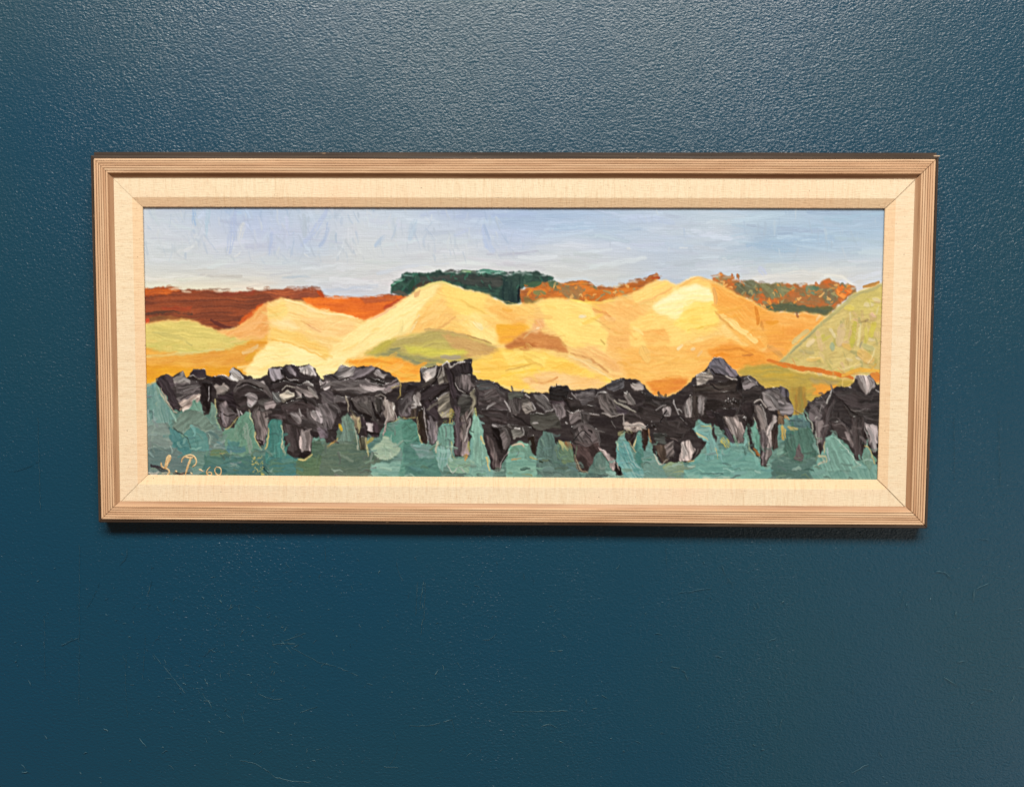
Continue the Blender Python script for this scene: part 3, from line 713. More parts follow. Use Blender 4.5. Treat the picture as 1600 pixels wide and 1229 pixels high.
P([(1000,516),(1040,512),(1046,536),(1010,540)], (243,166,72), (246,186,90), 6, h=.12, dry=.25)
S([(1060,545),(1066,540)], 6, (250,226,160)); S([(1080,546),(1086,544)], 5, (250,220,160)); S([(1075,516),(1100,510),(1120,508)], 3, (238,186,60)); S([(1004,545),(1012,562)], 14, (248,198,100), a=.7); S([(1090,555),(1096,548)], 5, (246,196,120))
S([(1160,556),(1175,554)], 3, (190,110,44)); S([(1120,548),(1150,544),(1172,552)], 4, (226,134,40))
# orange field at the right
P([(1150,462),(1182,476),(1200,487),(1245,491),(1264,489),(1288,496),(1262,522),(1236,545),(1215,572),(1195,566),(1200,530),(1185,500)], (243,166,60), (236,150,54), 2, h=.15, ridge=.1, ls=40)
P([(1200,490),(1245,494),(1280,496),(1270,512),(1220,512)], (245,176,80), (240,160,62), 3, h=.12, ridge=.04)
S([(1190,502),(1192,515)], 5, (222,140,50)); S([(1244,488),(1246,495)], 4, (150,86,48)); S([(1200,540),(1212,548),(1220,556)], 8, (230,160,70)); S([(1181,480),(1184,505)], 6, (236,140,40)); S([(1280,492),(1276,500)], 4, (246,206,140))
# green hill at the right
P([(1212,574),(1236,545),(1262,524),(1290,498),(1302,488),(1336,460),(1362,447),(1392,440),(1392,602),(1330,592),(1270,578)], (212,186,104), (194,170,94), -20, h=.18, ridge=.18, ls=18, ws=3)
P([(1340,458),(1378,446),(1388,450),(1388,500),(1345,490),(1320,480)], (214,192,98), (196,176,90), 0, h=.14, ls=14)
for _ in range(210):
    x = random.uniform(1222, 1380); y = random.uniform(450, 588)
    if y < 574 - (x - 1212) * .80 + 4 or (y > 575 and x > 1290 and y > 590): continue
    a = random.choice((90, 80, 100, 0, 20, -30, 60)); L = random.uniform(4, 15)
    dx, dy = math.cos(math.radians(a)) * L / 2, math.sin(math.radians(a)) * L / 2
    S([(x - dx, y - dy), (x, y + random.uniform(-1, 1)), (x + dx, y + dy)], random.uniform(2.5, 7), random.choice(((220,190,120),(206,178,100),(186,172,84),(226,196,106),(214,176,118),(176,164,96),(230,208,150),(206,190,76),(200,170,92))), h=.24, ridge=.2, a=.8)
for pts, w, c in [([(1335, 505), (1330, 540)], 8, (188,176,52)), ([(1366, 506), (1360, 525)], 8, (206,190,60)), ([(1352, 512), (1354, 530)], 6, (210,190,80)), ([(1344, 506), (1340, 540)], 4, (236,220,160)),
                  ([(1300, 537), (1300, 545)], 7, (150,168,130)), ([(1318, 538), (1328, 545)], 8, (226,176,80)), ([(1345, 552), (1360, 562)], 16, (222,172,84)), ([(1366, 545), (1362, 560), (1356, 566)], 2.5, (240,222,160)),
                  ([(1352, 502), (1356, 500)], 4, (140,110,70)), ([(1362, 490), (1366, 494)], 6, (222,176,140)), ([(1345, 502), (1352, 503)], 3, (146,116,60)), ([(1250, 548), (1270, 550)], 6, (176,160,100)),
                  ([(1262, 540), (1270, 532)], 8, (232,204,150)), ([(1278, 520), (1284, 545)], 9, (216,180,120)), ([(1316, 510), (1310, 535)], 12, (212,180,128)), ([(1344, 542), (1346, 534)], 3, (120,120,110)), ([(1320, 480), (1330, 482)], 10, (220,196,80)),
                  ([(1260, 562), (1280, 560)], 5, (238,190,90)), ([(1350, 540), (1362, 545)], 10, (180,174,110))]:
    S(pts, w * 1.1, c, np.array(c) * .94 + 8, h=.3, ridge=.24, a=.72, feather=.7, dry=.12)
S([(1216,570),(1240,546),(1268,520),(1300,492),(1336,462),(1378,446)], 6, (172,160,96), (190,174,104), h=.2, ridge=.1); S([(1235,552),(1255,534),(1275,516)], 3, (150,150,106)); S([(1240,535),(1252,522),(1262,516)], 8, (224,190,110)); S([(1350,448),(1372,442)], 6, (214,146,58))
# olive ground below it
P([(1148,582),(1165,572),(1190,569),(1216,572),(1260,582),(1330,595),(1338,600),(1300,612),(1262,640),(1236,650),(1230,612),(1195,606),(1176,590)], (196,160,54), (172,146,62), 3, h=.16, ridge=.1)
P([(1166,574),(1200,570),(1230,576),(1240,590),(1200,590),(1172,582)], (170,150,64), (200,160,50), 2, h=.12)
P([(1270,600),(1305,600),(1312,608),(1285,618),(1268,616)], (240,160,40), (226,146,44), -8, h=.14, dry=.1)
P([(1264,590),(1312,594),(1310,600),(1270,598)], (176,150,84), (160,136,76), 4, h=.12)
S([(1200,562),(1216,568),(1252,575),(1290,580),(1332,590)], 7, (226,124,34), (206,104,32), h=.2, ridge=.2); S([(1316,586),(1345,578),(1372,580)], 7, (238,176,60)); S([(1364,588),(1374,592)], 14, (228,134,44)); S([(1310,577),(1345,570)], 4, (232,206,130))
P([(1238,604),(1258,604),(1260,648),(1240,650)], (158,138,52), (176,130,46), 88, h=.16, ls=20)
S([(1250,606),(1251,648)], 9, (128,108,48), (150,130,54), a=.7, feather=.35, dry=.2); S([(1243,618),(1243,648)], 6, (146,104,46), a=.6, feather=.35, dry=.3); S([(1233,612),(1238,642)], 8, (172,144,54), a=.7, feather=.4); S([(1258,616),(1257,644)], 6, (150,112,46), a=.6, feather=.35, dry=.25); S([(1262,612),(1272,608)], 7, (206,160,60), dry=.2)
for _ in range(420):                       # loose strokes over the hills
    x, y = random.uniform(228, 1210), random.uniform(470, 600)
    c = sample(x, y)
    if c[0] < 225 or c[2] > 190: continue
    if x < 420: a = random.gauss(-2, 8)
    elif x < 520: a = random.gauss(15, 10)
    elif x < 690: a = random.gauss(-25, 12)
    elif x < 1000: a = random.gauss(12, 14)
    else: a = random.gauss(-2, 16)
    L = random.uniform(10, 38); dx, dy = math.cos(math.radians(a)) * L / 2, math.sin(math.radians(a)) * L / 2
    k = random.gauss(0, 1)
    c = np.clip(c + np.array((3, 8, 14)) * k, 20, 254)
    S([(x - dx, y - dy), (x, y + random.uniform(-2, 2)), (x + dx, y + dy)], random.uniform(2.5, 7), c, c * .97 + np.array((6, 4, 0)) * .5, h=.16, ridge=.12, a=random.uniform(.4, .8), dry=random.uniform(0, .4))

for _ in range(900):                       # fine bristle lines over the hills
    x, y = random.uniform(228, 1378), random.uniform(470, 612)
    c = sample(x, y)
    if c[0] < 150 or c[2] > 190 or c[0] < c[2] + 40: continue
    if x < 420: a = random.gauss(-2, 8)
    elif x < 520: a = random.gauss(18, 10)
    elif x < 690: a = random.gauss(-22, 14)
    elif x < 1000: a = random.gauss(10, 16)
    elif x < 1215: a = random.gauss(-2, 18)
    else: a = random.gauss(-10, 50)
    L = random.uniform(8, 30); dx, dy = math.cos(math.radians(a)) * L / 2, math.sin(math.radians(a)) * L / 2
    k = random.choice((-1, -1, .6, 1)) * random.uniform(.4, 1.3)
    c = np.clip(c + np.array((7, 14, 16)) * k, 20, 254)
    S([(x - dx, y - dy), (x, y + random.uniform(-2.5, 2.5)), (x + dx, y + dy)], random.uniform(1.0, 2.4), c, c, h=.2 if k > 0 else -.06, ridge=.1, a=random.uniform(.35, .75))
# ---- blue-green grass
cur_region = 5
P([(216,604),(240,600),(252,592),(330,600),(380,640),(700,640),(1100,640),(1250,648),(1392,640),(1392,762),(216,762)], (112,152,138), (88,126,112), 4, h=.16, ridge=.1, ls=24)
for a in [
 ([(216,602),(246,598),(262,626),(276,655),(264,668),(216,664)], (126,166,154), (104,150,140), 78), ([(216,664),(262,660),(285,690),(270,700),(216,705)], (132,158,146), (120,140,132), 4),
 ([(262,668),(274,664),(292,690),(300,706),(285,712),(272,700)], (84,142,138), (70,130,128), 60), ([(216,700),(270,698),(292,712),(300,735),(216,745)], (92,122,118), (110,134,128), 3),
 ([(270,666),(284,644),(300,637),(312,642),(326,652),(340,664),(338,682),(318,676),(300,666),(288,677)], (118,146,130), (104,132,124), -40), ([(285,680),(300,666),(322,676),(338,686),(330,702),(300,704)], (98,154,144), (84,142,134), 0),
 ([(322,672),(352,670),(362,700),(330,712)], (112,134,124), (92,130,124), 0), ([(330,700),(360,700),(356,716),(330,716)], (112,128,82), (100,136,104), 0),
 ([(320,712),(420,712),(420,750),(310,750)], (78,124,108), (70,120,118), 0), ([(346,676),(372,652),(390,640),(397,660),(406,700),(382,712),(356,708)], (100,148,122), (110,154,130), -60),
 ([(355,690),(384,690),(384,706),(355,708)], (86,132,138), (80,138,126), 0), ([(416,655),(444,655),(442,722),(416,722)], (74,142,132), (62,126,116), 85), ([(420,700),(470,710),(480,745),(422,745)], (68,128,124), (84,128,104), 0),
 ([(462,718),(490,704),(520,715),(520,750),(462,750)], (84,114,82), (96,126,90), 0), ([(505,690),(535,662),(546,642),(558,660),(558,690),(575,705),(600,712),(580,750),(500,750)], (84,110,94), (100,122,100), 4),
 ([(535,662),(545,642),(560,664),(556,676),(538,676)], (122,150,134), (96,118,112), 75), ([(575,742),(580,724),(626,720),(632,750),(575,750)], (138,184,164), (116,166,150), 0),
 ([(580,702),(600,682),(615,680),(628,700),(612,718),(590,718)], (172,196,164), (146,178,152), 12), ([(600,680),(625,657),(640,652),(656,668),(660,745),(622,750),(630,705)], (84,146,126), (100,156,136), -30),
 ([(632,665),(650,662),(658,690),(680,702),(692,748),(632,750)], (86,140,124), (74,124,112), 8), ([(640,692),(672,694),(680,716),(655,716)], (122,156,150), (96,142,130), 5),
 ([(682,688),(690,664),(708,660),(709,700),(704,716),(692,738),(680,715)], (104,160,142), (140,182,170), 86), ([(690,665),(709,661),(708,690),(690,684)], (92,148,130), (84,136,120), -8),
 ([(700,714),(735,720),(736,742),(704,736)], (146,184,150), (122,166,142), 18), ([(735,668),(742,642),(750,660),(760,706),(768,750),(734,750)], (128,178,158), (112,164,146), 88),
 ([(752,690),(760,700),(772,730),(770,750),(748,750)], (122,172,154), (132,176,164), 88), ([(792,708),(800,694),(826,690),(832,712),(846,716),(846,750),(790,750)], (128,180,156), (108,162,142), 4),
 ([(838,684),(850,672),(862,675),(870,692),(896,692),(902,722),(910,750),(838,750)], (84,116,106), (104,134,122), 80), ([(866,702),(896,700),(900,722),(878,726)], (112,136,92), (94,124,104), 60),
 ([(924,722),(940,704),(946,722),(944,750),(912,750)], (96,126,114), (78,108,100), 70), ([(941,734),(960,734),(962,750),(940,750)], (146,186,170), (124,168,154), 80),
 ([(960,696),(972,688),(984,696),(992,716),(1004,732),(1022,750),(976,750),(964,722)], (94,156,152), (128,182,172), 60), ([(990,700),(997,682),(1002,680),(1006,712),(1000,730)], (78,138,126), (66,126,116), 85),
 ([(1004,712),(1026,704),(1034,726),(1052,718),(1064,716),(1078,750),(1006,750)], (104,148,136), (116,154,140), 20), ([(1036,728),(1056,712),(1066,716),(1072,740),(1040,742)], (140,160,116), (112,146,130), -20),
 ([(1068,738),(1090,710),(1122,704),(1150,698),(1172,708),(1196,732),(1216,712),(1222,750),(1066,750)], (114,172,156), (98,156,144), -8), ([(1078,668),(1090,662),(1110,668),(1116,718),(1102,720),(1102,690),(1086,676)], (122,176,168), (106,166,156), 86),
 ([(1204,722),(1225,706),(1262,712),(1278,724),(1270,750),(1204,750)], (74,112,102), (90,128,116), 0), ([(1276,722),(1288,686),(1298,678),(1312,690),(1330,712),(1342,726),(1352,700),(1358,704),(1370,730),(1392,735),(1392,752),(1274,750),(1262,734)], (120,170,152), (98,150,136), 62),
]: P(a[0], a[1], a[2], a[3], h=.2, ridge=.2)
for _ in range(380):
    x, y = random.uniform(226, 1378), random.uniform(640, 748)
    if x < 290: y = random.uniform(605, 745)
    c = jit(sample(x, y), 7)
    a = random.choice((0, 8, -10, 85, 70, 100, 30, 150)) if y < 715 else random.gauss(2, 10)
    L = random.uniform(8, 26); dx, dy = math.cos(math.radians(a)) * L / 2, math.sin(math.radians(a)) * L / 2
    S([(x - dx, y - dy), (x + random.uniform(-2, 2), y + random.uniform(-2, 2)), (x + dx, y + dy)], random.uniform(2.5, 7), c, c + random.choice((-14, 12, 16)), h=.2, ridge=.16, a=random.uniform(.5, .85), dry=random.uniform(0, .35))

# ---- the dark band: undercoat, then knife patches
cur_region = 6
U = [(246,602),(243,590),(252,587),(262,585),(270,588),(278,583),(288,580),(292,588),(300,586),(303,577),(320,577),(324,586),(335,588),(345,586),(358,590),(358,580),(364,575),(372,577),(380,584),(395,591),(412,588),(420,585),(420,575),(440,572),(455,570),(470,572),(483,568),(492,574),(496,586),(505,592),(508,584),(522,585),(533,569),(545,573),(580,570),(586,572),(605,582),(620,590),(626,598),(640,597),(656,598),(656,576),(685,571),(694,570),(705,564),(722,564),(728,560),(737,562),(738,585),(748,592),(775,597),(786,606),(800,611),(835,613),(857,612),(861,602),(886,601),(891,610),(915,608),(935,606),(950,600),(960,592),(985,591),(1000,595),(1012,608),(1022,618),(1040,619),(1060,612),(1075,599),(1088,587),(1105,575),(1115,560),(1130,560),(1145,575),(1155,586),(1175,586),(1188,600),(1197,605),(1225,605),(1232,608),(1233,622),(1238,634),
     (1236,650),(1218,652),(1210,690),(1203,704),(1197,727),(1189,727),(1186,700),(1176,665),(1172,676),(1180,700),(1187,716),(1174,702),(1165,662),(1161,696),(1150,690),(1135,684),(1125,668),(1116,662),(1120,698),(1115,690),(1110,662),(1090,657),(1082,668),(1104,688),(1088,715),(1080,722),(1060,720),(1035,725),(1022,706),(1014,680),(1011,703),(1005,706),(1003,680),(997,670),(989,697),(981,690),(974,672),(962,690),(965,725),(972,742),(962,744),(957,730),(945,706),(936,700),(926,720),(915,738),(905,735),(895,710),(892,690),(870,694),(862,675),(850,673),(840,690),(837,711),(830,706),(825,690),(812,692),(798,695),(790,715),(780,734),(769,733),(760,702),(753,662),(748,650),(742,656),(736,672),(732,713),(711,712),(708,662),(704,660),(690,660),(684,686),(680,692),(670,695),(658,690),(652,662),(640,656),(625,651),(617,656),(602,662),(593,682),(575,683),(572,700),(562,700),(560,680),(550,668),(542,648),(531,664),(523,692),(511,690),(504,680),(490,686),(486,709),(475,716),(460,715),(446,706),(441,660),(424,655),(419,662),(415,690),(410,698),(403,690),(398,670),(393,645),(388,641),(374,651),(364,666),(350,669),(342,660),(338,640),(331,632),(328,646),(320,649),(318,632),(310,622),(300,627),(290,637),(280,642),(270,632),(260,615)]
P(U, (64,57,56), (44,38,39), 5, h=.3, ridge=.1, warp=1.5, ls=24, ws=3.2)
P([(1256,642),(1261,629),(1275,620),(1290,613),(1305,605),(1328,602),(1335,596),(1338,589),(1360,585),(1367,598),(1392,606),(1392,735),(1368,724),(1358,702),(1355,672),(1352,692),(1345,718),(1335,720),(1330,702),(1318,690),(1300,674),(1292,682),(1284,702),(1281,711),(1275,692),(1264,662)], (60,54,53), (44,39,40), 8, h=.3, ridge=.1, warp=1.5)
DK, BK = (46,40,40), (28,23,24)
K = [  # patch, colour, streak angle
 ([(246,591),(263,585),(273,590),(274,612),(280,640),(270,640),(256,612)], (58,50,54), 60), ([(272,593),(286,581),(291,590),(300,600),(275,604)], (150,146,140), -30), ([(300,586),(303,578),(320,577),(323,586),(311,590)], (46,39,44), 5),
 ([(275,600),(312,594),(312,620),(280,630)], (92,86,86), -20), ([(280,628),(300,620),(314,616),(312,632),(288,642)], (176,160,148), -30), ([(314,598),(331,598),(331,632),(325,642),(319,632),(314,612)], BK, 85), ([(333,588),(346,590),(361,596),(358,603),(336,602)], (38,32,33), 25),
 ([(335,603),(350,600),(359,608),(346,618),(338,624)], (128,121,114), -30), ([(340,617),(372,612),(373,640),(367,646),(354,626),(342,626)], (50,42,46), 10), ([(342,630),(352,628),(360,640),(372,648),(364,662),(350,666),(343,646)], (118,108,108), 75),
 ([(358,592),(361,577),(366,575),(375,582),(382,591),(370,596)], (186,180,172), 40), ([(368,620),(372,598),(381,592),(392,594),(398,600),(406,597),(416,601),(424,614),(424,622)], (84,77,76), 12), ([(399,596),(412,596),(416,604),(405,603)], (166,160,156), 10),
 ([(366,606),(400,606),(424,622),(402,636),(368,640)], (56,49,49), 5), ([(384,618),(390,613),(403,619),(401,628),(393,637),(386,628)], (134,127,126), 30), ([(403,626),(420,620),(426,634),(410,644)], (74,72,69), 10), ([(412,631),(424,623),(434,628),(431,638),(415,639)], (124,115,113), 0),
 ([(420,575),(439,574),(444,588),(432,596),(423,592)], (124,120,124), 75), ([(438,577),(455,571),(468,575),(467,591),(450,590),(440,586)], (44,39,42), 40), ([(446,574),(454,572),(464,582),(461,588)], (116,110,114), 55), ([(467,577),(483,569),(492,575),(494,588),(480,585),(469,583)], (168,163,158), 70),
 ([(424,600),(442,594),(470,600),(490,592),(494,602),(464,610),(432,612)], (48,42,43), 8), ([(426,612),(436,612),(442,628),(432,634)], (112,115,112), 60), ([(438,614),(448,609),(459,613),(460,621),(450,627),(443,630),(438,622)], (166,160,142), 0), ([(462,606),(478,600),(490,604),(497,620),(480,622),(464,618)], (128,120,116), 30),
 ([(441,634),(456,626),(476,625),(486,631),(502,642),(506,662),(446,662)], (60,52,52), 12), ([(451,645),(470,642),(477,655),(472,664),(460,656)], (148,140,138), 35), ([(484,640),(497,642),(500,656),(488,657)], (142,134,132), 70), ([(470,650),(500,658),(505,678),(490,676),(474,668)], (84,78,77), 20), ([(446,662),(476,664),(472,700),(452,706)], (70,62,62), 85),
 ([(471,676),(486,668),(489,690),(484,706),(470,704)], (160,148,143), 82), ([(466,706),(486,706),(480,716),(468,716)], (30,24,25), 10), ([(394,645),(405,642),(406,690),(402,688)], (92,84,82), 85), ([(405,645),(419,642),(416,690),(409,697),(404,688)], (118,109,105), 84), ([(402,688),(413,690),(411,698),(405,697)], (38,30,32), 0),
 ([(424,640),(452,638),(450,654),(424,654)], (68,60,60), 0), ([(523,586),(533,570),(545,573),(557,576),(553,585),(536,591),(526,589)], (138,134,131), -15), ([(556,577),(580,571),(586,576),(575,584),(558,592),(545,590)], (100,94,97), -20), ([(583,584),(590,578),(606,586),(599,592),(590,589)], (142,137,134), 30), ([(500,595),(522,595),(516,605),(506,611)], (168,161,158), -10),
 ([(506,586),(524,588),(545,594),(530,600),(508,594)], (62,58,58), 20), ([(520,596),(565,592),(604,602),(620,604),(600,616),(560,616),(520,610)], (98,92,91), 8), ([(575,590),(600,595),(603,601),(580,599)], (46,42,40), 20), ([(558,598),(580,604),(604,605),(600,612),(570,612)], (146,139,136), 10), ([(600,606),(624,596),(626,606),(608,612)], (150,136,136), -20),
 ([(520,620),(546,618),(541,629),(522,629)], (134,127,126), 8), ([(500,614),(520,610),(524,630),(505,634)], (76,70,71), 20), ([(495,634),(516,628),(530,640),(521,666),(506,680),(495,672)], (92,86,86), 65), ([(494,642),(506,644),(508,660),(494,660)], (142,136,136), 70), ([(496,668),(512,668),(512,684),(500,686)], (92,84,90), 50),
 ([(547,623),(562,618),(590,618),(599,623),(598,646),(590,662),(574,666),(560,655),(550,640)], (80,75,73), 55), ([(560,627),(580,628),(580,648),(570,646)], (120,115,110), 55), ([(586,622),(598,622),(597,640),(590,650)], (52,50,46), 70), ([(600,622),(616,628),(618,654),(603,664),(600,645)], (196,182,170), 85),
 ([(562,652),(580,655),(591,662),(593,681),(580,683),(568,677)], (64,53,57), 80), ([(573,661),(584,660),(585,673),(576,676)], (156,150,148), 85), ([(560,682),(573,682),(573,700),(562,700)], (92,92,72), 88), ([(548,646),(562,650),(562,672),(553,668)], (168,150,118), 85),
 ([(620,626),(632,622),(645,616),(643,650),(626,652)], (88,82,83), 80), ([(630,612),(640,600),(652,599),(654,608),(640,618)], (42,37,40), -20), ([(642,634),(652,612),(658,610),(660,634)], (192,182,176), 75), ([(652,640),(660,640),(664,690),(658,690)], (54,44,34), 86), ([(644,638),(652,636),(650,652),(642,652)], (76,66,58), 80),
 ([(657,577),(684,572),(683,585),(673,596),(664,592)], (132,129,124), -30), ([(658,585),(672,582),(676,594),(668,599)], (172,163,154), 50), ([(655,612),(690,598),(704,598),(703,608),(680,618),(662,630)], (44,38,40), -25), ([(684,592),(695,575),(698,596),(686,601)], (134,129,118), -50), ([(690,574),(700,570),(702,598),(696,598)], (72,66,60), 85),
 ([(680,626),(701,612),(706,640),(702,655),(690,652),(682,640)], (126,121,106), -30), ([(697,573),(720,568),(736,566),(738,582),(736,612),(738,640),(722,652),(713,640),(705,610)], (46,41,43), 80), ([(712,590),(722,585),(735,585),(735,606),(730,613),(718,606)], (98,91,90), 75), ([(697,576),(706,576),(714,620),(708,624),(702,604)], (58,50,54), 80),
 ([(718,620),(736,616),(736,640),(726,655),(716,650)], (62,62,58), 0), ([(710,632),(719,632),(720,712),(711,712)], (80,70,74), 88), ([(720,652),(734,640),(733,660),(726,680),(720,690)], (96,86,82), 80), ([(720,680),(730,676),(732,712),(721,712)], (130,118,116), 86), ([(662,624),(684,620),(686,650),(684,662),(674,660),(664,645)], (48,41,44), 60),
 ([(667,655),(682,658),(684,684),(676,694),(669,690)], (114,107,110), 86), ([(658,640),(666,650),(668,694),(660,690)], (40,32,28), 86), ([(744,596),(772,597),(786,608),(794,640),(792,662),(762,656),(748,640)], (74,67,67), 15), ([(744,598),(772,598),(770,610),(748,610)], (82,88,88), 5), ([(756,612),(775,606),(782,626),(764,634)], (84,77,76), -25), ([(752,640),(792,640),(792,658),(765,655)], (64,57,57), 8),
 ([(736,610),(742,606),(742,645),(737,650)], (150,145,122), 88), ([(792,615),(818,614),(816,623),(795,624)], (74,78,70), 0), ([(795,626),(816,623),(813,645),(799,652)], (100,94,92), 88), ([(817,622),(831,626),(834,640),(820,646),(816,636)], (128,122,114), -20), ([(832,617),(846,615),(858,627),(863,640),(855,643),(840,631)], (112,108,106), 40), ([(828,645),(872,644),(878,668),(836,672),(828,660)], (66,66,60), 0),
 ([(858,604),(885,602),(890,615),(886,625),(858,626)], (30,28,28), 2), ([(858,626),(886,624),(882,632),(862,634)], (62,52,56), 3), ([(862,631),(882,628),(884,650),(874,658)], (112,104,104), 85), ([(884,618),(910,632),(935,636),(925,646),(896,644)], (48,43,42), 12), ([(897,614),(928,609),(929,625),(911,633),(898,621)], (124,118,118), -8), ([(888,648),(906,641),(908,655),(893,662)], (116,108,106), -50), ([(908,646),(922,646),(920,662),(908,664)], (92,86,84), 70),
 ([(892,668),(915,660),(935,672),(938,696),(918,700),(898,690)], (86,79,78), 55), ([(895,692),(916,698),(935,690),(938,702),(918,736),(906,736)], (72,58,56), 65), ([(896,676),(906,668),(914,672),(912,692),(896,692)], (98,92,90), 70), ([(948,602),(962,593),(975,596),(977,606),(960,613),(950,609)], (98,98,101), -15), ([(985,600),(1000,595),(1009,608),(996,611),(986,606)], (144,138,132), 20),
 ([(931,618),(950,613),(961,626),(969,646),(950,649),(938,636)], (94,88,85), 60), ([(975,612),(986,616),(992,632),(980,632)], (126,120,116), 55), ([(961,630),(985,640),(976,650),(965,644)], (62,55,60), 20), ([(974,648),(1010,644),(1015,658),(976,660)], (54,48,47), 3), ([(974,661),(1000,658),(1010,665),(1012,673),(976,673)], (172,161,150), 3), ([(1032,638),(1040,632),(1047,635),(1047,648),(1037,649)], (156,150,147), 65),
 ([(1000,612),(1022,618),(1050,622),(1050,634),(1010,632)], (52,48,47), 8), ([(996,634),(1030,640),(1040,655),(1020,665),(1000,656)], (48,43,42), 30), ([(1020,660),(1060,655),(1076,668),(1060,690),(1030,676)], (50,45,44), 10), ([(1022,676),(1040,678),(1042,694),(1024,694)], (66,70,66), 0), ([(1022,695),(1048,692),(1044,722),(1034,722)], (92,78,66), 70), ([(1064,692),(1078,688),(1086,700),(1080,720),(1064,720)], (186,174,166), 80),
 ([(1040,695),(1052,690),(1052,712),(1040,716)], (110,102,98), -60), ([(1104,577),(1115,561),(1130,560),(1145,575),(1153,586),(1150,592),(1132,587),(1115,585)], (92,90,97), 50), ([(1132,566),(1145,576),(1152,586),(1146,590),(1134,582)], (114,107,114), 50), ([(1087,586),(1110,578),(1114,588),(1100,601),(1088,601)], (170,162,150), 2), ([(1080,602),(1104,600),(1150,592),(1158,606),(1140,614),(1080,614)], (58,51,47), 5),
 ([(1160,590),(1172,587),(1183,595),(1187,603),(1170,609),(1160,609)], (122,116,116), -20), ([(1152,588),(1160,590),(1160,611),(1150,610)], (32,28,30), 85), ([(1080,614),(1150,610),(1158,618),(1150,650),(1100,650),(1086,640)], (50,44,42), 3), ([(1160,612),(1188,604),(1188,622),(1160,630)], (54,49,48), 0), ([(1190,611),(1210,605),(1225,612),(1229,630),(1215,642),(1200,641),(1192,626)], (124,119,117), 40), ([(1087,620),(1104,620),(1102,636),(1096,652),(1088,642)], (132,126,123), 85),
 ([(1066,638),(1078,618),(1081,636),(1081,652),(1070,652)], (146,140,136), 80), ([(1078,618),(1088,618),(1090,655),(1080,655)], (58,52,48), 86), ([(1128,652),(1150,650),(1155,662),(1152,690),(1142,678)], (184,172,165), 60), ([(1154,658),(1160,660),(1162,690),(1152,694)], (170,158,150), 80), ([(1100,642),(1150,638),(1148,648),(1110,652)], (58,50,52), 0), ([(1176,632),(1190,632),(1198,660),(1196,680),(1188,672)], (116,108,103), 70),
 ([(1186,676),(1196,676),(1197,726),(1190,726)], (124,114,114), 86), ([(1198,672),(1206,650),(1214,650),(1208,680),(1204,708),(1196,722)], (176,166,160), 82), ([(1205,672),(1216,655),(1216,700),(1207,706)], (52,40,36), 86), ([(1160,632),(1178,634),(1174,665),(1164,662)], (44,38,38), 80), ([(1215,624),(1238,633),(1237,645),(1218,648)], (126,121,121), 8), ([(1218,604),(1232,606),(1232,622),(1218,622)], (84,80,86), 85),
 ([(1303,611),(1328,604),(1345,618),(1392,612),(1392,640),(1350,640),(1320,632)], (54,48,48), 5), ([(1316,632),(1345,642),(1392,640),(1392,662),(1350,655),(1330,652)], (52,48,46), 4), ([(1330,650),(1350,652),(1352,690),(1344,718),(1334,718),(1330,690)], (60,53,52), 86), ([(1337,590),(1345,585),(1360,587),(1368,600),(1360,612),(1353,616),(1343,606)], (196,184,178), 72), ([(1262,632),(1282,620),(1292,630),(1276,661),(1266,656)], (96,90,90), 35),
 ([(1297,660),(1310,657),(1326,668),(1330,690),(1320,690),(1302,674)], (84,75,74), 30), ([(1318,676),(1330,672),(1332,700),(1326,694)], (122,112,110), 80), ([(1350,660),(1371,666),(1374,712),(1362,706),(1355,682)], (160,152,150), 75), ([(1286,640),(1306,622),(1298,650),(1290,680),(1284,704),(1280,690)], (66,58,58), 75), ([(1272,660),(1284,656),(1282,690),(1276,694)], (112,104,102), 85), ([(1362,690),(1374,694),(1376,726),(1364,716)], (44,40,42), 80), ([(1348,668),(1355,680),(1352,700),(1345,694)], (36,28,28), 85),
 ([(1216,640),(1226,650),(1226,664),(1216,664)], (104,84,60), 60), ([(1110,640),(1128,650),(1135,684),(1124,668)], (50,46,48), 70), ([(1131,668),(1142,676),(1148,692),(1136,688)], (66,60,68), 70),
 ([(934,700),(946,702),(964,726),(960,734),(948,714)], (172,158,152), 60), ([(962,722),(970,730),(971,743),(962,743)], (34,28,28), 80), ([(984,668),(992,668),(990,694),(983,690)], (52,36,34), 85), ([(1003,668),(1013,668),(1012,702),(1005,702)], (44,30,24), 86), ([(785,664),(800,664),(830,668),(820,680),(796,682)], (56,52,50), 8), ([(776,664),(790,665),(796,690),(788,704),(780,690)], (98,92,90), -30), ([(797,672),(812,668),(818,680),(804,684)], (120,120,112), -20), ([(766,668),(778,668),(788,700),(782,706)], (26,22,23), 62), ([(760,680),(770,690),(782,730),(772,732)], (106,94,92), 80), ([(825,682),(834,680),(838,708),(832,706)], (50,40,32), 80),
]
for pts, c, ang in K:
    c = np.array(c, float) * np.array((1.0, .985, .985))
    lum = c.mean()
    if lum > 80 and pts[0][0] < 740: c = c * 1.1 + 4
    P(pts, np.clip(c * 1.24 + 5, 0, 255), c * (.62 if lum > 80 else .76), ang + random.uniform(-8, 8), h=random.uniform(.3, .5), ridge=random.uniform(.2, .5), warp=2.0, ls=18, ws=2.6, st=1.15, blotch=.9, soft=2)
